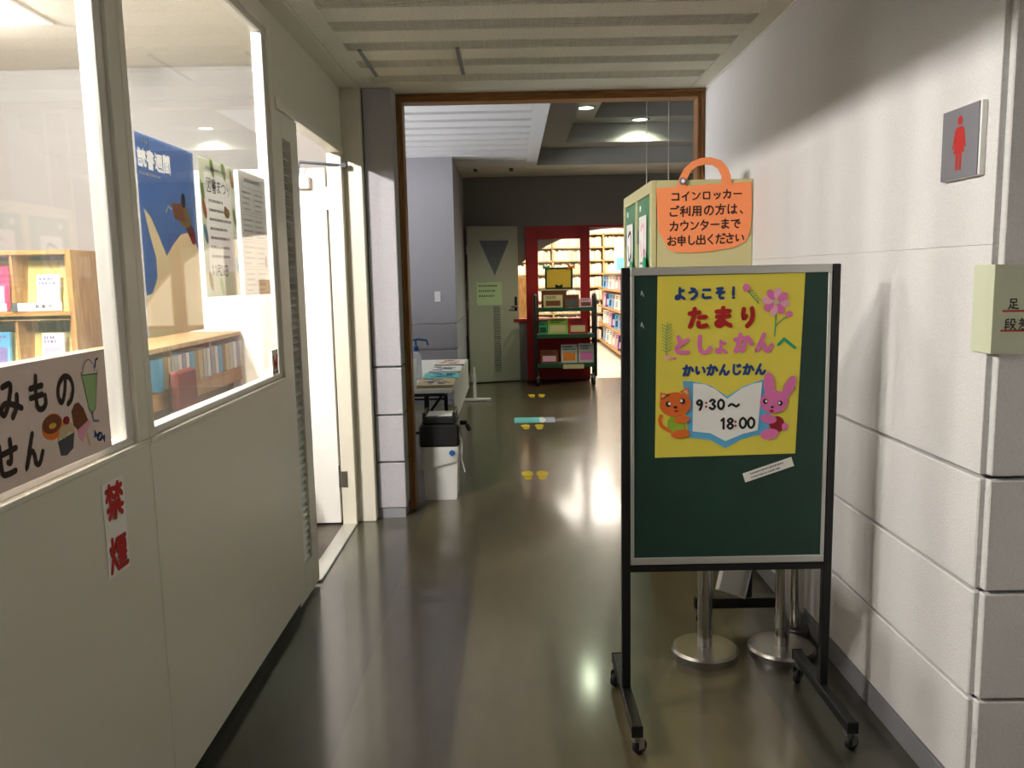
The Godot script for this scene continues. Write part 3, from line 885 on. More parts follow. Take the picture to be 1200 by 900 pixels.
	var ordinals := ["first", "second", "third", "fourth", "fifth", "sixth", "seventh", "eighth", "ninth", "tenth", "eleventh", "twelfth", "thirteenth", "fourteenth", "fifteenth", "sixteenth", "seventeenth", "eighteenth", "nineteenth", "twentieth", "twenty-first", "twenty-second", "twenty-third", "twenty-fourth", "twenty-fifth", "twenty-sixth", "twenty-seventh", "twenty-eighth"]
	var names := ["white", "lilac", "ivory", "grey", "cream", "light blue"]
	var zz := -4.95
	var i := 0
	while zz < -3.80:
		var w := rng.randf_range(0.03, 0.06)
		if i % 6 == 5:
			zz += 0.05
		for dv in [-4.47, -3.95]:
			if zz + w > dv - 0.012 and zz < dv + 0.012:
				zz = dv + 0.014
		var k := i % 6
		book("slim %s paperback, %s from the far end of the low bookcase" % [names[k], ordinals[i]], Vector3(-1.675, 0.997, zz), 180.0, Vector3(0.11, 0.15, w), cols[k], 0.0, "", "paperbacks in the low bookcase")
		zz += w + 0.006
		i += 1
	var ch := thing("chair", "red padded chair standing behind the poster window", "chair", Vector3(-1.40, 0, -3.88), 90.0)
	box(ch, "seat", "c_cushion", Vector3(0, 0.45, 0), Vector3(0.40, 0.06, 0.36), 0.015)
	box(ch, "backrest", "c_cushion", Vector3(0, 0.86, -0.16), Vector3(0.24, 0.46, 0.04), 0.012)
	for sx in [-1.0, 1.0]:
		for sz in [-1.0, 1.0]:
			pipe(ch, "leg", "steel", [Vector3(sx * 0.17, 0.43, sz * 0.15), Vector3(sx * 0.18, 0.0, sz * 0.165)], 0.011)
		pipe(ch, "back_upright", "steel", [Vector3(sx * 0.10, 0.44, -0.15), Vector3(sx * 0.10, 0.90, -0.185)], 0.010)

# ---------------------------------------------------------------- the hall beyond the wooden frame
func hall() -> void:
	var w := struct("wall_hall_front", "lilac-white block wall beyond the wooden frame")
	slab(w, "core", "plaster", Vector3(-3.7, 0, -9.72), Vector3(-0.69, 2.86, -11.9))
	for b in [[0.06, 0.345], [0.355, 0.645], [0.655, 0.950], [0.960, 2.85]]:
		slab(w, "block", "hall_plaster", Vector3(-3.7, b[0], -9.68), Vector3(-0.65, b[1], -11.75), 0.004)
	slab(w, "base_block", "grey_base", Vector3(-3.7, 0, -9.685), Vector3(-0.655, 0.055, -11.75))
	slab(w, "light_switch", "white_paint", Vector3(-0.90, 1.21, -9.672), Vector3(-0.83, 1.33, -9.68), 0.002)
	var l := struct("wall_hall_left", "wall of the hall with a daylight window")
	slab(l, "wall_face", "hall_plaster", Vector3(-3.7, 0, -5.37), Vector3(-3.6, 0.8, -9.68))
	slab(l, "wall_face", "hall_plaster", Vector3(-3.7, 2.55, -5.37), Vector3(-3.6, 2.86, -9.68))
	slab(l, "wall_face", "hall_plaster", Vector3(-3.7, 0.8, -5.37), Vector3(-3.6, 2.55, -5.8))
	slab(l, "wall_face", "hall_plaster", Vector3(-3.7, 0.8, -9.3), Vector3(-3.6, 2.55, -9.68))
	var win := struct("window_4", "daylight window of the hall")
	slab(win, "glass_pane", "glass", Vector3(-3.655, 0.82, -5.82), Vector3(-3.65, 2.53, -9.28))
	for z in [-5.8, -6.96, -8.12, -9.26]:
		slab(win, "sash", "aluminium", Vector3(-3.68, 0.8, z), Vector3(-3.62, 2.55, z - 0.04))
	for y in [0.8, 2.51]:
		slab(win, "sash", "aluminium", Vector3(-3.68, y, -5.84), Vector3(-3.62, y + 0.04, -9.26))
	var r := struct("wall_hall_right", "right wall of the hall")
	slab(r, "wall_face", "far_plaster", Vector3(3.6, 0, -5.37), Vector3(3.7, 3.6, -11.9))
	# ceiling: grooved white field at the left, stepped coffer at the right
	var c := struct("ceiling", "hall ceiling with a grooved white field and a stepped coffer")
	slab(c, "backing", "hall_plank", Vector3(-3.7, 2.885, -5.37), Vector3(0.21, 2.97, -10.32))
	var z := -5.42
	while z > -10.0:
		slab(c, "plank", "hall_plank", Vector3(-3.6, 2.85, z), Vector3(0.20, 2.89, z - 0.235), 0.002)
		ribs(c, "hall_plank", z - 0.355, 0.12, -3.6, 0.20, 2.851, 2.886)
		z -= 0.355
	slab(c, "border_board", "hall_plank", Vector3(0.20, 2.85, -5.37), Vector3(0.338, 2.95, -10.58), 0.002)
	slab(c, "border_board", "hall_plank", Vector3(-3.6, 2.85, z), Vector3(0.20, 2.95, -10.58), 0.002)
	slab(c, "border_board", "hall_plank", Vector3(0.34, 2.85, -5.37), Vector3(3.6, 2.95, -6.1), 0.002)
	slab(c, "far_backing", "ceiling_plank", Vector3(-0.66, 2.865, -10.64), Vector3(3.6, 2.95, -11.9))
	var zf := -10.585
	while zf > -11.7:
		slab(c, "far_plank", "ceiling_plank", Vector3(-0.65, 2.85, zf), Vector3(3.6, 2.87, zf - 0.215), 0.002)
		zf -= 0.23
	# steps of the coffer: level 3.05, 3.27, 3.45
	var lev := [[0.336, -10.58, 2.851, 3.05], [0.67, -10.15, 3.05, 3.27], [0.98, -9.80, 3.27, 3.45]]
	for k in 3:
		var x0: float = lev[k][0]
		var zz: float = lev[k][1]
		var zn := -6.1 - 0.35 * k
		var y0: float = lev[k][2]
		var y1: float = lev[k][3]
		slab(c, "coffer_riser", "coffer", Vector3(x0 - 0.02, y0 + 0.001, zn), Vector3(x0, y1, zz - 0.02))
		slab(c, "coffer_riser", "coffer", Vector3(x0, y0 + 0.001, zz - 0.02), Vector3(3.6, y1, zz))
		slab(c, "coffer_riser", "coffer", Vector3(x0, y0 + 0.001, zn), Vector3(3.6, y1, zn + 0.02))
		if k < 2:
			var x1: float = lev[k + 1][0]
			var z1: float = lev[k + 1][1]
			slab(c, "coffer_soffit", "coffer", Vector3(x0 - 0.02, y1, zn + 0.02), Vector3(x1 - 0.02, y1 + 0.02, zz - 0.02))
			slab(c, "coffer_soffit", "coffer", Vector3(x1 - 0.02, y1, z1 - 0.02), Vector3(3.6, y1 + 0.02, zz - 0.02))
			slab(c, "coffer_soffit", "coffer", Vector3(x1 - 0.02, y1, zn + 0.02), Vector3(3.6, y1 + 0.02, zn - 0.33))
		else:
			slab(c, "coffer_soffit", "coffer", Vector3(x0 - 0.02, y1, zn + 0.02), Vector3(3.6, y1 + 0.02, zz - 0.02))
	for x in [-0.44, 0.02]:
		var v := thing("ceiling_vent", "small dark slot in the far hall ceiling, %s" % ("the one nearer the lilac wall" if x < 0 else "the one nearer the downlights"), "vent", Vector3(x, 2.85, -10.95))
		box(v, "slot", "kick_black", Vector3(0, -0.003, 0), Vector3(0.035, 0.006, 0.26), 0.001)
		box(v, "slot_frame", "c_slate", Vector3(0, -0.001, 0), Vector3(0.05, 0.004, 0.28), 0.001)
	downlight(Vector3(0.83, 3.27, -9.2), "round recessed downlight, the left one with a dark rim")
	downlight(Vector3(1.53, 3.27, -9.95), "round recessed downlight washing the step of the coffer, the right one")

func downlight(at: Vector3, label: String) -> void:
	var t := thing("downlight", label, "ceiling light", at, 0.0, "hall downlights")
	turned(t, "rim", "c_grey", [Vector2(0.115, 0.0), Vector2(0.115, -0.008), Vector2(0.09, -0.010), Vector2(0.088, -0.002)], Vector3.ZERO, 24)
	turned(t, "lamp_disc", "glow_down", [Vector2(0.0, -0.006), Vector2(0.088, -0.004)], Vector3.ZERO, 24)
	spot("downlight_beam", at + Vector3(0, -0.02, 0), 72.0, 0.75, Color(0.95, 1.0, 0.86))

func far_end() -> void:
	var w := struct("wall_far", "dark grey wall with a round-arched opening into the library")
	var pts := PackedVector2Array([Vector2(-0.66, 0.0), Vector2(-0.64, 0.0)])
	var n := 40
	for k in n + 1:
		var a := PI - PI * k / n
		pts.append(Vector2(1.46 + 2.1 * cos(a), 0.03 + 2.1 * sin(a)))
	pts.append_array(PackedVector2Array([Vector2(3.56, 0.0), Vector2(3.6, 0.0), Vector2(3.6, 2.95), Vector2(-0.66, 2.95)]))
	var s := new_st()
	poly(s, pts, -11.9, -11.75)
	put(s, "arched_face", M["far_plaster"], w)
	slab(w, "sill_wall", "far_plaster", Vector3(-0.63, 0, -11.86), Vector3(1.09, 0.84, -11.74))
	slab(w, "sill_wall", "far_plaster", Vector3(1.86, 0, -11.86), Vector3(3.55, 0.84, -11.74))
	var sc := struct("door_2", "red framed glazed entrance screen of the library")
	slab(sc, "sill", "red_paint", Vector3(-0.6, 0.84, -11.87), Vector3(1.09, 0.885, -11.70), 0.003)
	slab(sc, "sill", "red_paint", Vector3(1.86, 0.84, -11.87), Vector3(3.5, 0.885, -11.70), 0.003)
	for x in [[0.20, 0.37], [0.96, 1.09], [1.86, 1.99], [2.58, 2.75]]:
		slab(sc, "post", "red_paint", Vector3(x[0], 0.03, -11.70), Vector3(x[1], 2.165, -11.62), 0.004)
	for x in [[0.37, 0.96], [1.99, 2.58]]:
		slab(sc, "top_rail", "red_paint", Vector3(x[0], 1.985, -11.695), Vector3(x[1], 2.165, -11.625), 0.003)
		slab(sc, "bottom_panel", "red_paint", Vector3(x[0], 0.03, -11.695), Vector3(x[1], 0.87, -11.625), 0.003)
		slab(sc, "glass_pane", "glass", Vector3(x[0], 0.87, -11.663), Vector3(x[1], 1.985, -11.657))
	slab(sc, "header", "red_paint", Vector3(1.09, 2.128, -11.70), Vector3(1.86, 2.165, -11.62), 0.003)
	# door standing ajar
	var d := struct("door_3", "white door with a grey triangle, half open before the arch")
	d.position = Vector3(-0.60, 0, -11.50)
	d.rotation_degrees.y = 18.0
	box(d, "door_leaf", "door_paint", Vector3(0.365, 1.095, -0.02), Vector3(0.73, 2.16, 0.04), 0.003)
	cutout(d, "triangle_panel", "c_signgrey", PackedVector2Array([Vector2(0.17, 1.98), Vector2(0.60, 1.98), Vector2(0.385, 1.50)]), 0.0, 0.003)
	var lv := box(d, "louvre_backing", "door_paint", Vector3(0.405, 0.63, 0.001), Vector3(0.09, 0.92, 0.003), 0.0)
	for k in 27:
		box(lv, "louvre_slat", "aluminium", Vector3(0.405, 0.19 + 0.034 * k, 0.008), Vector3(0.09, 0.004, 0.024), 0.0, Basis(Vector3.RIGHT, 0.6))
	for y in [0.3, 1.1, 1.85]:
		box(d, "hinge", "steel", Vector3(-0.01, y, 0.0), Vector3(0.03, 0.13, 0.02), 0.002)
	var hp := box(d, "handle_plate", "black_steel", Vector3(0.685, 1.1, 0.004), Vector3(0.035, 0.20, 0.008), 0.002)
	pipe(hp, "lever", "black_steel", [Vector3(0.685, 1.06, 0.01), Vector3(0.685, 1.06, 0.05), Vector3(0.60, 1.06, 0.05)], 0.010)
	var nb := Basis(Vector3.UP, deg_to_rad(18.0))
	var no := thing("door_notice", "pale green notice taped to the white door with the triangle", "notice", Vector3(-0.60, 0, -11.50) + nb * Vector3(0.30, 1.25, 0.003), 18.0)
	box(no, "sheet", "mint_paper", Vector3.ZERO, Vector3(0.37, 0.32, 0.003), 0.0)
	small_print(no, -0.15, 0.17, 0.12, 0.07, 3, 0.022, "c_slate", 0.0022)
	# book cart before the screen
	book_cart()

func book_cart() -> void:
	var at := Vector3(0.71, 0, -11.25)
	var t := thing("book_cart", "green three-shelf book cart on casters before the red screen", "book cart", at)
	for s in [-1.0, 1.0]:
		var e := pipe(t, "end_frame", "black_steel", [Vector3(s * 0.40, 0.13, 0.15), Vector3(s * 0.40, 1.16, 0.15), Vector3(s * 0.40, 1.22, 0.09), Vector3(s * 0.40, 1.22, -0.09), Vector3(s * 0.40, 1.16, -0.15), Vector3(s * 0.40, 0.13, -0.15)], 0.022)
		box(e, "end_plate", "black_steel", Vector3(s * 0.395, 0.66, 0), Vector3(0.006, 0.95, 0.27), 0.001)
	for y in [0.29, 0.685, 1.04]:
		box(t, "shelf", "c_cartgreen", Vector3(0, y, 0), Vector3(0.78, 0.025, 0.32), 0.003)
		box(t, "shelf_lip", "c_cartgreen", Vector3(0, y - 0.01, 0.163), Vector3(0.78, 0.05, 0.006), 0.001)
	for s in [-1.0, 1.0]:
		for q in [-1.0, 1.0]:
			var cs := box(t, "caster", "steel", Vector3(s * 0.38, 0.115, q * 0.14), Vector3(0.05, 0.03, 0.05), 0.004)
			turned(cs, "wheel", "rubber", [Vector2(0.0, -0.015), Vector2(0.05, -0.014), Vector2(0.05, 0.014), Vector2(0.0, 0.015)], Vector3(s * 0.38, 0.0505, q * 0.14), 14, Basis(Vector3(0, 0, 1), PI / 2))
	box(t, "shelf_label", "c_cream", Vector3(0.10, 0.265, 0.170), Vector3(0.28, 0.06, 0.006), 0.001)
	var rows := [
		[1.053, [["cream picture book with small figures on the cart's top shelf", "c_cream", "c_brown", -0.16, 0.26, 0.17], ["dark brown book at the middle of the cart's top shelf", "c_brown", "c_slate", 0.09, 0.20, 0.17], ["pale illustrated book at the right of the cart's top shelf", "c_palepink", "c_brown", 0.28, 0.17, 0.12]]],
		[0.698, [["pale yellow-green picture book on the cart's middle shelf", "c_leaf", "c_cream", -0.10, 0.27, 0.21], ["red picture book on the cart's middle shelf", "c_signred", "c_cream", 0.17, 0.26, 0.20], ["dark green book at the left of the cart's middle shelf", "c_green", "c_darkgreen", -0.30, 0.11, 0.17]]],
		[0.303, [["small brown picture book on the cart's bottom shelf", "c_brown", "c_palepink", -0.22, 0.24, 0.18], ["grey picture book with orange face at the middle of the bottom shelf", "grey_paper", "c_orange", 0.05, 0.22, 0.25], ["grey picture book with pink face at the right of the bottom shelf", "grey_paper", "c_pink", 0.28, 0.21, 0.26]]],
	]
	for r in rows:
		for q in r[1]:
			book(q[0], at + Vector3(q[3], r[0], 0.09), 0.0, Vector3(q[4], q[5], 0.02), q[1], -0.15, q[2], "picture books on the cart")
	var bx1 := thing("paper_box", "brown cardboard box on the cart behind the picture books", "box", at + Vector3(-0.14, 1.053, -0.08))
	box(bx1, "box_body", "c_brown", Vector3(0, 0.115, 0), Vector3(0.34, 0.23, 0.10), 0.003)
	box(bx1, "box_lid", "c_cream", Vector3(0, 0.235, 0), Vector3(0.35, 0.012, 0.11), 0.002)
	var f := thing("framed_sign", "yellow sign in a dark frame with bows on top of the cart", "sign", at + Vector3(-0.07, 1.296, -0.08))
	box(f, "board", "c_gold", Vector3(0, 0.15, 0), Vector3(0.34, 0.25, 0.012), 0.002)
	for s in [-1.0, 1.0]:
		box(f, "frame_side", "c_darkgreen", Vector3(s * 0.175, 0.15, 0.003), Vector3(0.025, 0.29, 0.022), 0.002)
		box(f, "frame_rail", "c_darkgreen", Vector3(0, 0.15 + s * 0.135, 0.003), Vector3(0.35, 0.022, 0.022), 0.002)
	for q in [[-0.17, 0.30, "c_green"], [0.17, 0.30, "c_orange"], [0.0, 0.04, "kick_black"]]:
		var bw := cutout(f, "bow", q[2], PackedVector2Array([Vector2(q[0] - 0.05, q[1] + 0.03), Vector2(q[0], q[1] + 0.01), Vector2(q[0] + 0.05, q[1] + 0.03), Vector2(q[0] + 0.045, q[1] - 0.03), Vector2(q[0], q[1] - 0.01), Vector2(q[0] - 0.045, q[1] - 0.03)]), 0.012, 0.014)
		turned(bw, "knot", q[2], [Vector2(0.0, -0.012), Vector2(0.011, 0.0), Vector2(0.0, 0.012)], Vector3(q[0], q[1], 0.02), 8)

# ---------------------------------------------------------------- the library behind the arch
func library() -> void:
	var f := struct("floor", "pale library floor")
	slab(f, "vinyl", "floor_pale", Vector3(-4.0, -0.1, -11.9), Vector3(6.0, 0, -18.6))
	var c := struct("ceiling", "white library ceiling")
	slab(c, "board", "white_paint", Vector3(-4.0, 3.0, -11.9), Vector3(6.0, 3.1, -18.6))
	var w := struct("wall_library_back", "white library wall")
	slab(w, "wall_face", "white_paint", Vector3(-4.0, 0, -18.4), Vector3(6.0, 3.0, -18.6))
	var w2 := struct("wall_library_left", "white library wall")
	slab(w2, "wall_face", "white_paint", Vector3(-4.1, 0, -11.9), Vector3(-4.0, 3.0, -18.6))
	var w3 := struct("wall_library_right", "white library wall")
	slab(w3, "wall_face", "white_paint", Vector3(6.0, 0, -11.9), Vector3(6.1, 3.0, -18.6))
	var w4 := struct("wall_library_front", "white library wall beside the arch")
	slab(w4, "wall_face", "white_paint", Vector3(-4.0, 0, -11.78), Vector3(-0.66, 3.0, -11.9))
	slab(w4, "wall_face", "white_paint", Vector3(3.6, 0, -11.78), Vector3(6.0, 3.0, -11.9))
	slab(w4, "wall_face", "white_paint", Vector3(-0.66, 2.95, -11.78), Vector3(3.6, 3.0, -11.9))
	var k := 0
	for z in [-13.2, -15.2, -17.0]:
		for x in [-1.0, 1.4, 3.6]:
			var t := thing("library_light", "long bright library ceiling light, %s of the row %s the arch" % [["left", "middle", "right"][k % 3], ["nearest", "second from", "farthest from"][k / 3]], "ceiling light", Vector3(x, 3.0, z), 0.0, "library ceiling lights")
			box(t, "housing", "white_paint", Vector3(0, -0.02, 0), Vector3(1.26, 0.04, 0.28), 0.004)
			box(t, "lamp_panel", "glow_library", Vector3(0, -0.043, 0), Vector3(1.2, 0.006, 0.22), 0.0)
			area_light("library_light_glow", Vector3(x, 2.945, z), Vector2(1.2, 0.22), 2.2, Color(1.0, 0.96, 0.90))
			k += 1
	# tall wall shelves
	var t := thing("tall_bookshelf", "tall pale wooden wall shelves packed with books behind the arch", "bookshelf", Vector3(0.9, 0, -18.1))
	var hw := 2.2
	for q in 5:
		box(t, "upright", "pale_oak", Vector3(-hw + q * hw * 0.5, 1.18, -0.14), Vector3(0.035, 2.36, 0.28), 0.002)
	box(t, "back_panel", "pale_oak", Vector3(0, 1.18, -0.285), Vector3(hw * 2, 2.36, 0.01), 0.0)
	for q in 9:
		box(t, "shelf", "pale_oak", Vector3(0, 0.08 + 0.283 * q, -0.14), Vector3(hw * 2, 0.03, 0.28), 0.002)
	var s := new_st()
	var pal := [Color(0.66, 0.56, 0.38), Color(0.74, 0.68, 0.54), Color(0.60, 0.46, 0.30), Color(0.78, 0.75, 0.68), Color(0.55, 0.50, 0.42)]
	for q in 8:
		for bay in 4:
			var x := -hw + bay * hw * 0.5 + 0.022
			var x_end := -hw + (bay + 1) * hw * 0.5 - 0.06
			while x < x_end:
				var wd := rng.randf_range(0.018, 0.035)
				var h := rng.randf_range(0.17, 0.22)
				s.set_color(pal[rng.randi() % pal.size()])
				bx(s, Vector3(0.9 + x + wd * 0.5, 0.097 + 0.283 * q + h * 0.5, -18.1 - 0.10), Vector3(wd - 0.001, h, 0.14))
				x += wd
	var bk := put(s, "packed_books", M["book_mix"], self)
	bk.set_meta("kind", "stuff")
	bk.set_meta("label", "rows of small tan and cream books packed on the tall wall shelves")
	bk.set_meta("category", "books")
	# low case with books facing out, along the aisle
	var b := thing("aisle_bookcase", "low oak bookcase with books facing the aisle beyond the arch", "bookcase", Vector3(2.05, 0, -15.95))
	box(b, "top_board", "oak_h", Vector3(0, 1.49, 0), Vector3(0.40, 0.03, 3.9), 0.002)
	box(b, "back_panel", "oak", Vector3(0.19, 0.75, 0), Vector3(0.015, 1.46, 3.86), 0.0)
	for q in 9:
		box(b, "upright", "oak", Vector3(0.06, 0.75, -1.93 + q * 0.4825), Vector3(0.26, 1.46, 0.025), 0.002)
	for q in 4:
		box(b, "shelf", "oak_h", Vector3(0, 0.10 + 0.36 * q, 0), Vector3(0.38, 0.025, 3.86), 0.002)
		box(b, "shelf_lip", "oak_h", Vector3(-0.195, 0.10 + 0.36 * q, 0), Vector3(0.010, 0.03, 3.86), 0.001)
	var nm := ["bottom", "second", "third", "top"]
	var ord := ["first", "second", "third", "fourth", "fifth", "sixth", "seventh"]
	var ck := ["c_sky", "c_white", "c_blue", "paper", "c_palepink", "c_lilac", "grey_paper"]
	var cn := ["light blue", "white", "deep blue", "ivory", "pale pink", "lilac", "grey"]
	for q in 4:
		for j in 7:
			var m := (q * 3 + j * 2) % 7
			book("%s book facing out, %s from the near end on the %s aisle shelf" % [cn[m], ord[j], nm[q]], Vector3(1.962, 0.1135 + 0.36 * q, -14.30 - j * 0.4825), -42.0, Vector3(0.22, 0.27, 0.02), ck[m], -0.12, ck[(m + 2) % 7], "aisle books")
	var po := thing("poster_panel", "white poster panel standing on the aisle bookcase", "sign", Vector3(1.98, 1.505, -15.0), -60.0)
	box(po, "panel", "c_white", Vector3(0, 0.28, 0), Vector3(0.42, 0.55, 0.012), 0.002)
	box(po, "print", "c_teal", Vector3(0, 0.16, 0.0075), Vector3(0.30, 0.22, 0.003), 0.0)
	box(po, "foot", "c_white", Vector3(0, 0.006, 0), Vector3(0.42, 0.012, 0.12), 0.001)
	var e := thing("end_bookcase", "oak end panel of a bookcase seen through the arch glass", "bookcase", Vector3(0.05, 0, -13.6))
	box(e, "end_panel", "oak", Vector3(0, 0.72, 0), Vector3(0.62, 1.44, 0.03), 0.002)
	box(e, "top_board", "oak_h", Vector3(0, 1.455, -0.5), Vector3(0.64, 0.03, 1.0), 0.002)
	box(e, "side_panel", "oak", Vector3(0.30, 0.72, -0.5), Vector3(0.02, 1.44, 0.98), 0.0)
	box(e, "side_panel", "oak", Vector3(-0.30, 0.72, -0.5), Vector3(0.02, 1.44, 0.98), 0.0)
	var cl := thing("wall_clock", "round white clock high on the library back wall", "clock", Vector3(1.97, 2.52, -18.39))
	turned(cl, "case", "c_white", [Vector2(0.0, -0.0), Vector2(0.19, 0.0), Vector2(0.19, 0.04), Vector2(0.17, 0.045), Vector2(0.165, 0.03), Vector2(0.0, 0.03)], Vector3.ZERO, 28, Basis(Vector3.RIGHT, PI / 2))
	line2(cl, "hour_hand", "ink", [Vector2(0, 0), Vector2(0.06, 0.05)], 0.012, 0.034)
	line2(cl, "minute_hand", "ink", [Vector2(0, 0), Vector2(-0.02, 0.12)], 0.008, 0.036)

# ---------------------------------------------------------------- the notice board in the corridor
func caster(parent: Node, at: Vector3, turn := 0.3) -> void:
	var k := Basis(Vector3.UP, turn)
	var c := turned(parent, "caster", "steel", [Vector2(0.0, 0.030), Vector2(0.016, 0.030), Vector2(0.018, 0.015), Vector2(0.012, 0.0), Vector2(0.0, 0.0)], at + Vector3(0, 0.045, 0), 12)
	for s in [-1.0, 1.0]:
		box(c, "fork", "steel", at + k * Vector3(0.012, 0.040, s * 0.014), Vector3(0.022, 0.038, 0.003), 0.001, k)
	turned(c, "wheel", "rubber", [Vector2(0.0, -0.010), Vector2(0.020, -0.010), Vector2(0.025, -0.006), Vector2(0.025, 0.006), Vector2(0.020, 0.010), Vector2(0.0, 0.010)], at + k * Vector3(0.014, 0.0255, 0), 16, k * Basis(Vector3.RIGHT, PI / 2))

func notice_board() -> void:
	var t := thing("chalkboard_stand", "green chalkboard in an aluminium edge on a black wheeled stand", "notice board", Vector3(0.694, 0, -2.65))
	for s in [-1.0, 1.0]:
		box(t, "post", "black_steel", Vector3(s * 0.333, 0.808, 0), Vector3(0.028, 1.416, 0.028), 0.003)
		var f := box(t, "foot_bar", "black_steel", Vector3(s * 0.333, 0.092, 0.0), Vector3(0.034, 0.036, 0.50), 0.003)
		for q in [-1.0, 1.0]:
			caster(f, Vector3(s * 0.333, 0.0, q * 0.225), 0.5 if q > 0 else -2.3)
			box(f, "end_cap", "black_plastic", Vector3(s * 0.333, 0.092, q * 0.252), Vector3(0.036, 0.038, 0.006), 0.001)
	box(t, "bottom_rail", "black_steel", Vector3(0, 0.527, 0), Vector3(0.64, 0.024, 0.024), 0.002)
	var b := box(t, "board", "chalk_green", Vector3(0, 1.028, 0.004), Vector3(0.634, 0.93, 0.014), 0.0)
	box(b, "edge_trim", "aluminium", Vector3(0, 1.503, 0.004), Vector3(0.638, 0.026, 0.024), 0.002)
	box(b, "edge_trim", "aluminium", Vector3(0, 0.553, 0.004), Vector3(0.638, 0.024, 0.024), 0.002)
	for s in [-1.0, 1.0]:
		box(b, "edge_trim", "aluminium", Vector3(s * 0.313, 1.028, 0.004), Vector3(0.012, 0.924, 0.024), 0.002)
	for y in [1.43, 1.33]:
		line2(b, "chalk_mark", "grey_paper", [Vector2(-0.285, y), Vector2(-0.283, y + 0.012), Vector2(-0.277, y - 0.004)], 0.003, 0.0115, true)
	welcome_poster(Vector3(0.691, 1.196, -2.6385))
	var st := thing("label_sticker", "small white printed label stuck askew below the yellow poster", "label", Vector3(0.824, 0.855, -2.638))
	st.rotation.z = 0.32
	box(st, "sheet", "paper", Vector3.ZERO, Vector3(0.166, 0.031, 0.0012), 0.0)
	small_print(st, -0.06, 0.075, 0.009, 0.013, 2, 0.005, "c_slate", 0.0009)

func pz(x: float, y: float) -> Vector2:
	return Vector2((x - 372.0) / 655.0 * 0.46, -(y - 451.0) / 823.0 * 0.583)

func pzs(f: Array) -> PackedVector2Array:
	var p := PackedVector2Array()
	for i in range(0, f.size(), 2):
		p.append(pz(f[i], f[i + 1]))
	return p

func pe(cx: float, cy: float, rx: float, ry: float, tilt := 0.0) -> PackedVector2Array:
	var c := pz(cx, cy)
	return ell(c.x, c.y, rx * 0.000705, ry * 0.000705, tilt, 22)

func letters(parent: Node, txt: String, x: float, y: float, size: float, adv: float, weight: float, key: String) -> void:
	for i in txt.length():
		var p := pz(x + adv * i, y)
		write(parent, "letter", txt[i], p.x, p.y, size * 0.000705, 0.0, weight * 0.000705, key, 0.0016)

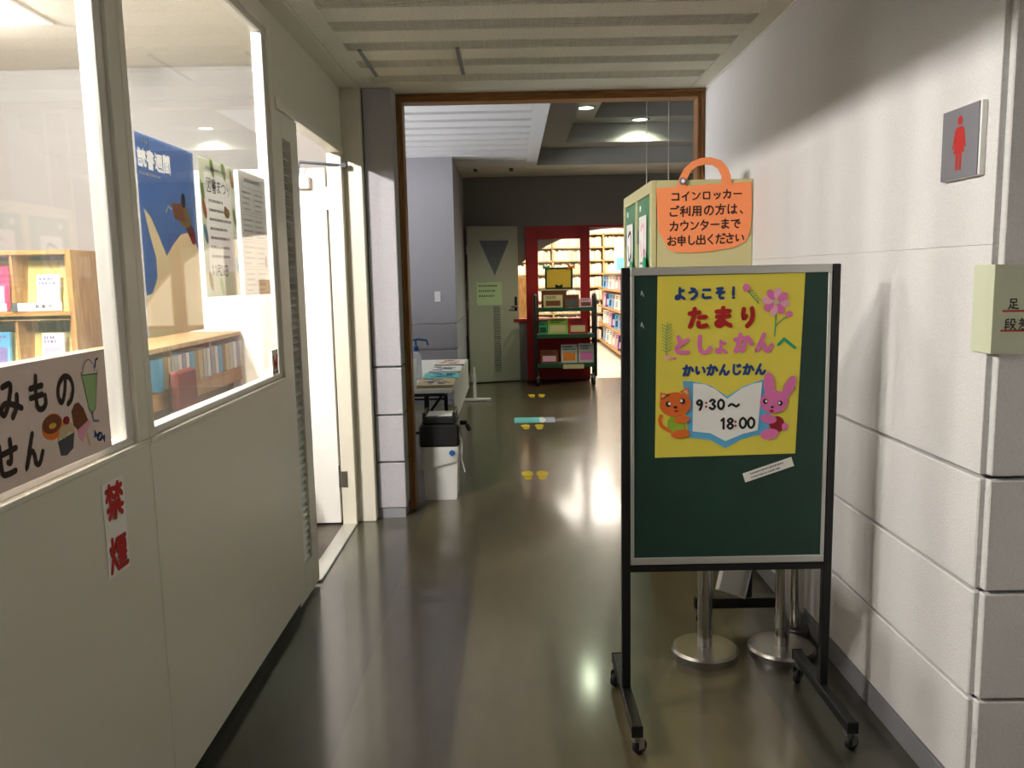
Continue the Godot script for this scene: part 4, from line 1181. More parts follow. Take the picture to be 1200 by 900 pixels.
func welcome_poster(at: Vector3) -> void:
	var t := thing("welcome_poster", "yellow welcome poster with cut-paper cat and rabbit holding an open book", "poster", at)
	cutout(t, "upper_sheet", "yellow_paper", pzs([45, 40, 710, 36, 698, 422, 40, 422]), 0.0, 0.0006)
	cutout(t, "lower_sheet", "yellow_paper", pzs([40, 414, 698, 414, 684, 858, 35, 866]), 0.0005, 0.0006)
	letters(t, "ようこそ！", 116, 90, 60, 60, 12.5, "c_blue")
	letters(t, "たまり", 176, 178, 102, 114, 21, "c_red")
	letters(t, "とし", 104, 300, 100, 102, 19, "c_pink")
	letters(t, "よ", 300, 328, 68, 0, 14, "c_pink")
	letters(t, "かん", 384, 296, 100, 96, 19, "c_pink")
	letters(t, "へ", 584, 298, 96, 0, 14, "c_green")
	letters(t, "かいかんじかん", 156, 437, 58, 55, 11.5, "c_blue")
	# open book
	var bk := cutout(t, "book_cover_cutout", "c_sky", pzs([162, 512, 210, 516, 290, 536, 366, 588, 440, 542, 525, 514, 572, 510, 560, 768, 500, 770, 430, 790, 360, 828, 290, 788, 215, 778, 190, 772]), 0.0012)
	var pg := cutout(bk, "page_cutout", "c_white", pzs([210, 524, 262, 530, 310, 552, 366, 598, 430, 552, 480, 532, 524, 524, 508, 746, 440, 762, 360, 794, 290, 756, 208, 746]), 0.0018)
	for q in [["9", 208, 594, 60, "ink"], ["3", 270, 594, 58, "ink"], ["0", 308, 594, 58, "ink"], ["〜", 366, 598, 60, "ink"], ["1", 318, 682, 62, "ink"], ["8", 350, 682, 62, "ink"], ["0", 408, 680, 62, "ink"], ["0", 446, 680, 62, "ink"], [":", 240, 594, 58, "c_red"], [":", 374, 682, 62, "c_red"]]:
		var p := pz(q[1], q[2])
		write(pg, "numeral", q[0], p.x, p.y, q[3] * 0.000705, 0.0, 0.0078, q[4], 0.0026)
	# cat
	var cat := cutout(t, "cat_head_cutout", "c_cat", pe(127, 620, 72, 57), 0.0030)
	for e in [[[58, 562, 58, 600, 104, 574], [65, 572, 66, 590, 86, 578]], [[186, 540, 194, 590, 146, 560], [181, 552, 186, 576, 162, 561]]]:
		cutout(cat, "ear", "c_cat", pzs(e[0]), 0.0030)
		cutout(cat, "inner_ear", "c_cream", pzs(e[1]), 0.0036)
	for e in [[95, 617], [160, 605]]:
		var ey := cutout(cat, "eye", "ink", pe(e[0], e[1], 12, 13), 0.0037)
		cutout(ey, "eye_glint", "c_white", pe(e[0] + (5 if e[0] < 100 else -5), e[1] - 2, 6, 7), 0.0044)
	cutout(cat, "nose", "brown_ink", pe(128, 632, 9, 6), 0.0037)
	cutout(cat, "mouth", "c_red", pe(132, 650, 10, 4), 0.0037)
	cutout(t, "cat_shirt_cutout", "c_lime", pzs([108, 675, 150, 672, 175, 690, 170, 735, 120, 750, 92, 725, 92, 695]), 0.0024)
	cutout(t, "cat_arm_cutout", "c_cat", pe(158, 690, 38, 17, 0.1), 0.0036)
	cutout(t, "cat_leg_cutout", "c_cat", pe(152, 756, 44, 20, 0.1), 0.0030)
	line2(t, "cat_tail_cutout", "c_cat", [pz(62, 672), pz(58, 695), pz(70, 722), pz(108, 744)], 0.012, 0.0022, false, true)
	# rabbit
	var rb := cutout(t, "rabbit_head_cutout", "c_pink", pe(580, 616, 64, 53), 0.0030)
	cutout(rb, "ear", "c_pink", pe(556, 535, 25, 56, 0.08), 0.0028)
	cutout(rb, "ear", "c_pink", pe(648, 550, 23, 56, -0.42), 0.0028)
	for e in [[540, 613], [608, 623]]:
		var ey := cutout(rb, "eye", "ink", pe(e[0], e[1], 11, 12), 0.0037)
		cutout(ey, "eye_glint", "c_white", pe(e[0] + (4 if e[0] < 580 else -4), e[1] - 1, 5, 6), 0.0044)
	cutout(rb, "nose", "ink", pe(572, 640, 7, 5), 0.0037)
	cutout(rb, "mouth", "c_red", pe(570, 658, 10, 6), 0.0037)
	cutout(t, "rabbit_vest_cutout", "c_wine", pe(596, 720, 34, 38), 0.0024)
	cutout(t, "rabbit_arm_cutout", "c_pink", pe(556, 694, 38, 22, -0.2), 0.0036)
	cutout(t, "rabbit_leg_cutout", "c_pink", pe(562, 765, 42, 25, 0.15), 0.0030)
	cutout(t, "rabbit_tail_cutout", "c_pink", pe(632, 732, 14, 18), 0.0026)
	# flowers
	line2(t, "flower_stem_cutout", "c_green", [pz(582, 215), pz(580, 260), pz(577, 318)], 0.0035, 0.0014)
	for k in 8:
		var a := TAU * k / 8 + 0.2
		cutout(t, "petal_cutout", "c_pink" if k % 2 else "c_palepink", pe(579 + 38 * cos(a), 163 + 38 * sin(a), 26, 17, -a), 0.0014 + 0.0001 * k)
	cutout(t, "flower_eye_cutout", "c_cream", pe(579, 163, 14, 14), 0.0028)
	line2(t, "bud_stem_cutout", "c_green", [pz(580, 270), pz(610, 244), pz(634, 228)], 0.003, 0.0014)
	cutout(t, "bud_cutout", "c_pink", pe(640, 219, 16, 14), 0.0016)
	cutout(t, "bud_cutout", "c_pink", pe(445, 98, 17, 18), 0.0016)
	line2(t, "sprig_cutout", "c_green", [pz(450, 112), pz(475, 140), pz(502, 170)], 0.0025, 0.0013)
	for k in 5:
		line2(t, "sprig_leaf_cutout", "c_sprig", [pz(455 + k * 9, 118 + k * 10), pz(478 + k * 8, 112 + k * 10)], 0.003, 0.0015)
	line2(t, "sprig_cutout", "c_sprig", [pz(90, 245), pz(84, 320), pz(86, 398)], 0.0025, 0.0013)
	for k in 9:
		for s in [-1.0, 1.0]:
			line2(t, "sprig_leaf_cutout", "c_sprig", [pz(88 - k * 0.4, 268 + k * 14), pz(88 + s * 22, 254 + k * 14)], 0.0028, 0.0015)
	cutout(t, "small_petal_cutout", "c_palepink", pe(92, 405, 14, 9), 0.0016)
	cutout(t, "small_petal_cutout", "c_pink", pe(122, 410, 9, 7), 0.0016)

func stanchions() -> void:
	var spots := [[0.732, -3.10, "polished steel stanchion with a round base, the left one behind the chalkboard"], [1.035, -3.10, "polished steel stanchion partly behind the chalkboard's right foot"], [1.15, -3.27, "third steel stanchion standing behind the right one by the wall"]]
	for q in spots:
		var t := thing("stanchion", q[2], "stanchion", Vector3(q[0], 0, q[1]), 0.0, "steel stanchions behind the chalkboard")
		turned(t, "base", "steel", [Vector2(0.0, 0.0), Vector2(0.130, 0.0), Vector2(0.130, 0.026), Vector2(0.122, 0.036), Vector2(0.0, 0.040)] if q[0] < 1.1 else [Vector2(0.0, 0.0), Vector2(0.05, 0.0), Vector2(0.05, 0.03), Vector2(0.0, 0.034)], Vector3.ZERO, 48)
		turned(t, "pole", "chrome", [Vector2(0.029, 0.038), Vector2(0.029, 0.90)], Vector3.ZERO, 32)
		turned(t, "cap", "chrome", [Vector2(0.029, 0.90), Vector2(0.036, 0.905), Vector2(0.036, 0.95), Vector2(0.03, 0.965), Vector2(0.0, 0.97)], Vector3.ZERO, 32)
	# a second black wheeled stand behind
	var b := thing("wheeled_stand", "black wheeled stand with a low crossbar behind the stanchions", "stand", Vector3(0.965, 0, -3.39))
	box(b, "crossbar", "black_steel", Vector3(0, 0.095, 0), Vector3(0.42, 0.045, 0.035), 0.003)
	box(b, "upright", "black_steel", Vector3(0.005, 0.61, 0), Vector3(0.055, 0.98, 0.03), 0.003)
	for s in [-1.0, 1.0]:
		caster(b, Vector3(s * 0.19, 0, 0), 0.4)
	var a := thing("tilted_tray", "tilted aluminium-edged tray hanging under the chalkboard", "tray", Vector3(0.90, 0.20, -3.22))
	a.rotation_degrees = Vector3(-14, 20, -24)
	box(a, "plate", "aluminium", Vector3(-0.05, 0.16, 0), Vector3(0.12, 0.34, 0.006), 0.001)
	for s in [-1.0, 1.0]:
		box(a, "edge_channel", "aluminium", Vector3(-0.05 + s * 0.06, 0.16, 0.012), Vector3(0.010, 0.34, 0.03), 0.002)
	box(a, "end_channel", "aluminium", Vector3(-0.05, -0.01, 0.012), Vector3(0.13, 0.010, 0.03), 0.002)

# ---------------------------------------------------------------- coin lockers
func lockers() -> void:
	var t := thing("coin_locker", "cream coin locker with green doors against the right wall", "locker", Vector3(0.949, 0, -4.69))
	box(t, "cabinet", "locker_cream", Vector3(0.015, 0.975, 0), Vector3(0.48, 1.95, 1.01), 0.004)
	box(t, "plinth", "kick_black", Vector3(0.02, 0.02, 0), Vector3(0.46, 0.04, 0.98), 0.0)
	for y in [0.0, 1.0]:
		box(t, "face_rail", "locker_cream", Vector3(-0.238, 0.03 + y * 1.89, 0), Vector3(0.026, 0.06, 1.01), 0.002)
	for z in [-0.485, 0.0, 0.485]:
		box(t, "face_stile", "locker_cream", Vector3(-0.238, 0.975, z), Vector3(0.026, 1.84, 0.05), 0.002)
	for col in 2:
		for row in 5:
			var zc := 0.2425 if col == 0 else -0.2425
			var yc := 0.24 + 0.368 * row
			var d := box(t, "locker_door", "locker_green", Vector3(-0.234, yc, zc), Vector3(0.02, 0.355, 0.428), 0.003)
			box(d, "lock", "steel", Vector3(-0.248, yc - 0.02, zc - 0.17), Vector3(0.012, 0.07, 0.035), 0.002)
			turned(d, "number_disc", "c_white", [Vector2(0.0, 0.0), Vector2(0.018, 0.0), Vector2(0.016, 0.003), Vector2(0.0, 0.003)], Vector3(-0.244, yc + 0.13, zc - 0.12), 12, Basis(Vector3(0, 0, 1), PI / 2))
	var k := 0
	for q in [[-4.45, 1.645, "white notice with a pink picture on the nearer top locker door", "c_palepink"], [-4.93, 1.63, "white notice with black scribble on the farther top locker door", "ink"]]:
		var n := thing("locker_notice", q[2], "notice", Vector3(0.698, q[1], q[0]), -90.0)
		box(n, "sheet", "paper", Vector3.ZERO, Vector3(0.23, 0.30, 0.003), 0.001)
		line2(n, "drawing", q[3], [Vector2(-0.05, 0.08), Vector2(0.04, 0.10), Vector2(0.06, 0.0), Vector2(-0.02, -0.06), Vector2(-0.06, 0.02)], 0.02, 0.002, false, true)
		small_print(n, -0.08, 0.08, -0.09, 0.03, 2, 0.012, "c_slate", 0.002)
		var g := thing("key_tag", "green plastic key tag hanging on the %s locker door" % ("nearer" if k == 0 else "farther"), "key tag", Vector3(0.690, q[1] - 0.10, q[0] + 0.12), -90.0)
		turned(g, "tag", "c_green", [Vector2(0.0, 0.0), Vector2(0.035, 0.0), Vector2(0.035, 0.006), Vector2(0.0, 0.006)], Vector3.ZERO, 16, Basis(Vector3.RIGHT, PI / 2))
		box(g, "key", "steel", Vector3(0, 0.05, 0.003), Vector3(0.012, 0.05, 0.004), 0.001)
		k += 1
	# handbag-shaped paper sign on the locker side
	var b := thing("bag_sign", "orange handbag-shaped paper sign with handwriting on the locker side", "sign", Vector3(0.954, 1.765, -4.180))
	var u := 0.000624
	var o := PackedVector2Array()
	for q in [[330, 236], [520, 228], [700, 214], [900, 207], [1080, 198], [1088, 360], [1086, 480], [1076, 590], [1040, 668], [940, 712], [760, 738], [620, 746], [480, 740], [425, 712], [388, 640], [350, 570], [336, 400]]:
		o.append(Vector2((q[0] - 700) * u, -(q[1] - 470) * u))
	cutout(b, "bag_body", "orange_paper", o, 0.0, 0.0012)
	var hnd := PackedVector2Array()
	for q in [[490, 236], [510, 160], [550, 85], [610, 35], [680, 8], [760, 4], [840, 30], [895, 90], [918, 150], [926, 212], [845, 215], [842, 150], [815, 95], [770, 66], [710, 60], [650, 72], [605, 105], [575, 160], [562, 236]]:
		hnd.append(Vector2((q[0] - 700) * u, -(q[1] - 470) * u))
	cutout(b, "bag_handle", "orange_paper", hnd, 0.0014, 0.0012)
	turned(b, "magnet", "c_grey", [Vector2(0.0, 0.0), Vector2(0.018, 0.0), Vector2(0.016, 0.008), Vector2(0.0, 0.010)], Vector3((538 - 700) * u, -(185 - 470) * u, 0.003), 16, Basis(Vector3.RIGHT, PI / 2))
	turned(b, "magnet_face", "c_white", [Vector2(0.0, 0.0), Vector2(0.009, 0.0), Vector2(0.0, 0.002)], Vector3((538 - 700) * u, -(185 - 470) * u, 0.0128), 12, Basis(Vector3.RIGHT, PI / 2))
	for q in [["コインロッカー", 440, 262, 84, 82], ["ご利用の方は、", 420, 374, 96, 93], ["カウンターまで", 428, 490, 90, 81], ["お申し出ください", 410, 606, 90, 77]]:
		write(b, "handwriting", q[0], (q[1] - 700) * u, -(q[2] - 470) * u, q[3] * u, q[4] * u, 11 * u, "brown_ink", 0.0022, 0.03)

# ---------------------------------------------------------------- things in the hall
func hall_things() -> void:
	# table with leaflets
	var t := thing("folding_table", "folding table with black legs beside the wooden frame", "table", Vector3(-0.94, 0, -6.85))
	box(t, "table_top", "white_paint", Vector3(0, 0.695, 0), Vector3(1.0, 0.03, 2.1), 0.004)
	box(t, "top_edge", "black_plastic", Vector3(-0.02, 0.668, 0), Vector3(0.94, 0.026, 2.06), 0.002)
	for z in [-0.85, 0.85]:
		for x in [-0.38, 0.30]:
			var lg := box(t, "leg", "black_steel", Vector3(x, 0.33, z), Vector3(0.035, 0.66, 0.035), 0.003)
			pipe(lg, "brace", "black_steel", [Vector3(x, 0.48, z), Vector3(x + 0.12, 0.65, z)], 0.010)
		pipe(t, "crossbar", "black_steel", [Vector3(-0.38, 0.36, z), Vector3(0.30, 0.36, z)], 0.010)
	var piles := [[-0.57, -6.05, 0.26, 0.40, "c_cream", "cream leaflets with blue print in a row at the near table end"], [-0.57, -6.45, 0.26, 0.34, "c_teal", "teal and green leaflets in the middle row on the table"], [-0.57, -6.92, 0.26, 0.40, "paper", "white handouts stacked behind the teal leaflets"], [-0.57, -7.45, 0.26, 0.40, "pink_paper", "pinkish handouts at the far table end"]]
	var y0 := 0.7105
	for q in piles:
		var p := thing("leaflet_stack", q[5], "leaflets", Vector3(q[0], y0, q[1]), 0.0, "leaflets on the folding table")
		for k in 4:
			box(p, "sheet", q[4] if k != 1 else "grey_paper", Vector3(0.004 * (k % 3), 0.003 + 0.006 * k, 0.01 * (k % 2)), Vector3(q[2], 0.005, q[3]), 0.0, Basis(Vector3.UP, 0.02 * (k - 1)))
		var s := new_st()
		for k in 14:
			bx(s, Vector3(rng.randf_range(-0.08, 0.08), 0.0248, rng.randf_range(-0.14, 0.14)), Vector3(rng.randf_range(0.03, 0.09), 0.0012, 0.02))
		put(s, "print", M["c_blue" if q[4] != "pink_paper" else "c_brown"], p).set_meta("kind", "stuff")
	var c := thing("hanging_cloth", "white cloth edge hanging over the table side", "tablecloth", Vector3(-0.434, 0, -6.9))
	box(c, "drop", "c_white", Vector3(0, 0.58, 0), Vector3(0.006, 0.26, 1.9), 0.002)
	box(c, "hem", "c_white", Vector3(0.001, 0.45, 0), Vector3(0.010, 0.014, 1.9), 0.002)
	var bt := thing("sanitizer_bottle", "clear pump bottle with a blue pump on the table", "bottle", Vector3(-0.755, y0, -6.42))
	turned(bt, "body", "bottle_clear", [Vector2(0.0, 0.0), Vector2(0.038, 0.0), Vector2(0.040, 0.01), Vector2(0.040, 0.17), Vector2(0.030, 0.20), Vector2(0.014, 0.215), Vector2(0.014, 0.225), Vector2(0.0, 0.225)], Vector3.ZERO, 20)
	turned(bt, "pump_collar", "blue_plastic", [Vector2(0.0, 0.22), Vector2(0.020, 0.22), Vector2(0.020, 0.255), Vector2(0.008, 0.26), Vector2(0.008, 0.30), Vector2(0.0, 0.30)], Vector3.ZERO, 16)
	pipe(bt, "pump_spout", "blue_plastic", [Vector3(-0.02, 0.305, 0), Vector3(0.02, 0.31, 0), Vector3(0.085, 0.30, 0), Vector3(0.095, 0.265, 0)], 0.009)
	var hd := thing("paper_holder", "white upright leaflet holder beside the pump bottle", "leaflet holder", Vector3(-0.79, y0, -6.0))
	box(hd, "back_plate", "c_white", Vector3(0, 0.10, -0.03), Vector3(0.16, 0.20, 0.005), 0.001, Basis(Vector3.RIGHT, -0.3))
	box(hd, "front_lip", "c_white", Vector3(0, 0.035, 0.035), Vector3(0.16, 0.06, 0.005), 0.001, Basis(Vector3.RIGHT, -0.3))
	box(hd, "base_plate", "c_white", Vector3(0, 0.004, 0), Vector3(0.16, 0.006, 0.08), 0.001)
	# waste bin
	var b := thing("waste_bin", "white waste bin with a black lid and a plastic bag by the wooden frame", "waste bin", Vector3(-0.505, 0, -5.58))
	var s1 := new_st()
	for k in 4:
		pass
	frustum(s1, Vector2(0.105, 0.12), Vector2(0.125, 0.15), 0.0, 0.42)
	put(s1, "bin_body", M["bin_white"], b)
	box(b, "lid", "black_plastic", Vector3(0, 0.445, 0), Vector3(0.265, 0.15, 0.32), 0.012)
	var hn := box(b, "lid_flap", "black_plastic", Vector3(0, 0.545, 0), Vector3(0.22, 0.05, 0.26), 0.01)
	box(hn, "flap_panel", "grey_paper", Vector3(0, 0.572, 0), Vector3(0.17, 0.006, 0.20), 0.002)
	for s in [-1.0, 1.0]:
		box(hn, "flap_rim", "black_plastic", Vector3(s * 0.10, 0.575, 0), Vector3(0.018, 0.05, 0.26), 0.004)
	box(b, "side_handle", "black_plastic", Vector3(0.15, 0.50, -0.05), Vector3(0.06, 0.03, 0.05), 0.008)
	box(b, "side_handle", "black_plastic", Vector3(0.185, 0.465, -0.05), Vector3(0.03, 0.05, 0.04), 0.008, Basis(Vector3(0, 0, 1), 0.4))
	var s2 := new_st()
	bag_skirt(s2)
	var bag := put(s2, "bin_liner", M["bin_bag"], b)
	cutout(bag, "blue_print", "blue_plastic", ell(0.085, 0.335, 0.02, 0.018, 0.3, 10), 0.176, 0.001)
	pipe(b, "liner_tie", "bin_white", [Vector3(0.13, 0.46, 0.10), Vector3(0.15, 0.36, 0.12), Vector3(0.145, 0.28, 0.12), Vector3(0.165, 0.19, 0.12)], 0.004)
	# white foot stand before the door
	var st := thing("partition_stand", "white slim floor stand with a flat foot before the far door", "stand", Vector3(-0.47, 0, -9.9))
	box(st, "foot", "white_paint", Vector3(0.02, 0.018, 0), Vector3(0.34, 0.03, 0.06), 0.004)
	box(st, "sleeve", "white_paint", Vector3(0, 0.18, 0), Vector3(0.036, 0.30, 0.03), 0.003)
	box(st, "pole", "white_paint", Vector3(0, 0.36, 0), Vector3(0.022, 0.10, 0.02), 0.002)
	# markings stuck on the floor
	var word := ["nearest", "middle", "farthest"]
	var sp := [[0.095, 0.20, -6.09], [0.115, 0.245, -8.10], [0.225, 0.345, -10.22]]
	for k in 3:
		for j in 2:
			var p := thing("footprint_sticker", "yellow footprint sticker, %s one of the %s pair on the floor" % [["left", "right"][j], word[k]], "floor sticker", Vector3(sp[k][j], 0.0006, sp[k][2]), 0.0, "yellow footprints on the floor")
			p.rotation_degrees = Vector3(-90, 0, 0)
			var m := 1.0 if j == 0 else -1.0
			cutout(p, "sole", "c_footyellow", PackedVector2Array([Vector2(-0.045 * m, 0.12), Vector2(0.0, 0.15), Vector2(0.03 * m, 0.13), Vector2(0.042 * m, 0.06), Vector2(0.028 * m, -0.02), Vector2(-0.03 * m, -0.02), Vector2(-0.05 * m, 0.05)]), 0.0, 0.001)
			cutout(p, "heel", "c_footyellow", PackedVector2Array([Vector2(-0.028 * m, -0.035), Vector2(0.028 * m, -0.035), Vector2(0.03 * m, -0.10), Vector2(0.0, -0.135), Vector2(-0.03 * m, -0.10)]), 0.0, 0.001)
	var fs := thing("floor_sign", "teal and white guide strip stuck on the hall floor", "floor sticker", Vector3(0.21, 0.0, -8.5))
	fs.rotation_degrees = Vector3(-90, 0, 0)
	cutout(fs, "teal_field", "c_teal", rect(-0.21, -0.16, 0.049, 0.16), -0.001, 0.0014)
	cutout(fs, "arrow", "c_white", PackedVector2Array([Vector2(0.05, -0.16), Vector2(0.09, -0.16), Vector2(0.12, 0.0), Vector2(0.09, 0.16), Vector2(0.05, 0.16)]), -0.001, 0.0016)
	cutout(fs, "clear_field", "c_lilac", PackedVector2Array([Vector2(0.092, -0.16), Vector2(0.21, -0.16), Vector2(0.21, 0.16), Vector2(0.092, 0.16), Vector2(0.122, 0.0)]), -0.001, 0.0014)
	small_print(fs, -0.19, 0.04, -0.08, 0.05, 1, 0.03, "c_green", 0.0006)
	# thin cords hanging from the hall ceiling
	var hs := thing("hanging_sign", "small white sign hung on two thin cords behind the locker", "sign", Vector3(0.98, 1.55, -5.62))
	box(hs, "panel", "c_white", Vector3(0.0, 0.06, 0), Vector3(0.30, 0.14, 0.006), 0.001)
	for s in [-1.0, 1.0]:
		pipe(hs, "cord", "c_white", [Vector3(s * 0.072, 0.13, 0), Vector3(s * 0.072, 1.30, 0)], 0.0022, 6)

func frustum(s: SurfaceTool, a: Vector2, b: Vector2, y0: float, y1: float) -> void:
	var c0 := [Vector3(-a.x, y0, -a.y), Vector3(a.x, y0, -a.y), Vector3(a.x, y0, a.y), Vector3(-a.x, y0, a.y)]
	var c1 := [Vector3(-b.x, y1, -b.y), Vector3(b.x, y1, -b.y), Vector3(b.x, y1, b.y), Vector3(-b.x, y1, b.y)]
	for k in 4:
		var j := (k + 1) % 4
		quad_o(s, c0[k], c0[j], c1[j], c1[k], (c0[k] + c0[j]) * Vector3(1, 0, 1))
	quad_o(s, c0[0], c0[1], c0[2], c0[3], Vector3.DOWN)
	quad_o(s, c1[0], c1[1], c1[2], c1[3], Vector3.UP)

# loose plastic liner folded over the rim
func bag_skirt(s: SurfaceTool) -> void:
	s.set_smooth_group(1)
	var n := 40
	var ring := []
	for lv in 6:
		var r := []
		for k in n:
			var a := TAU * k / n
			var cx := cos(a)
			var sz := sin(a)
			var q := maxf(absf(cx) / 0.134, absf(sz) / 0.163)
			var p := Vector2(cx, sz) / q
			var low := 0.20 + 0.10 * (0.5 + 0.5 * sin(a * 1.0 - 0.6)) * 0.0 + 0.09 * (0.5 + 0.5 * cx)
			var y := lerpf(0.372, low, lv / 5.0)
			var f := 1.03 + 0.02 * sin(k * 1.9 + lv) + 0.012 * sin(k * 3.1 - lv * 2.0) - 0.03 * absf(lv - 2.0) / 3.0
			r.append(Vector3(p.x * f, y, p.y * f))
		ring.append(r)
	for lv in 5:
		for k in n:
			var j := (k + 1) % n
			var a: Vector3 = ring[lv][k]
			quad_o(s, a, ring[lv][j], ring[lv + 1][j], ring[lv + 1][k], a * Vector3(1, 0, 1))
	s.set_smooth_group(-1)

# ---------------------------------------------------------------- signs on the right wall
func wall_signs() -> void:
	var t := thing("toilet_sign", "grey square sign with a red woman figure on the right wall", "sign", Vector3(1.197, 1.822, -2.245), -90.0)
	box(t, "back_plate", "clear_tape", Vector3(0, 0, 0), Vector3(0.19, 0.185, 0.016), 0.002)
	box(t, "face_plate", "c_grey", Vector3(0, 0, 0.009), Vector3(0.178, 0.182, 0.003), 0.0)
	var f := cutout(t, "figure_head", "c_signred", ell(0, 0.058, 0.0115, 0.0115), 0.0108)
	cutout(f, "figure_body", "c_signred", PackedVector2Array([Vector2(-0.014, 0.042), Vector2(0.014, 0.042), Vector2(0.022, 0.034), Vector2(0.034, -0.012), Vector2(0.028, -0.014), Vector2(0.017, 0.012), Vector2(0.026, -0.026), Vector2(0.015, -0.026), Vector2(0.013, -0.070), Vector2(0.003, -0.070), Vector2(0.002, -0.026), Vector2(-0.002, -0.026), Vector2(-0.003, -0.070), Vector2(-0.013, -0.070), Vector2(-0.015, -0.026), Vector2(-0.026, -0.026), Vector2(-0.017, 0.012), Vector2(-0.028, -0.014), Vector2(-0.034, -0.012), Vector2(-0.022, 0.034)]), 0.0108)
	var n := thing("step_notice", "pale green notice with red underlines taped round the wall corner", "notice", Vector3(1.31, 1.388, -2.072))
	cutout(n, "sheet", "pale_green_paper", PackedVector2Array([Vector2(-0.110, 0.115), Vector2(0.15, 0.108), Vector2(0.15, -0.112), Vector2(-0.110, -0.108)]), 0.0, 0.001)
	box(n, "folded_flap", "pale_green_paper", Vector3(-0.1105, 0.0035, -0.0455), Vector3(0.001, 0.223, 0.092), 0.0)
	write(n, "handwriting", "足", -0.076, 0.032, 0.030, 0.032, 0.003, "ink", 0.0016)
	write(n, "handwriting", "段差", -0.082, -0.018, 0.032, 0.034, 0.003, "ink", 0.0016)
	line2(n, "underline", "c_signred", [Vector2(-0.086, -0.001), Vector2(0.13, -0.003)], 0.0045, 0.0014)
	line2(n, "underline", "c_signred", [Vector2(-0.088, -0.050), Vector2(0.13, -0.053)], 0.0045, 0.0014)

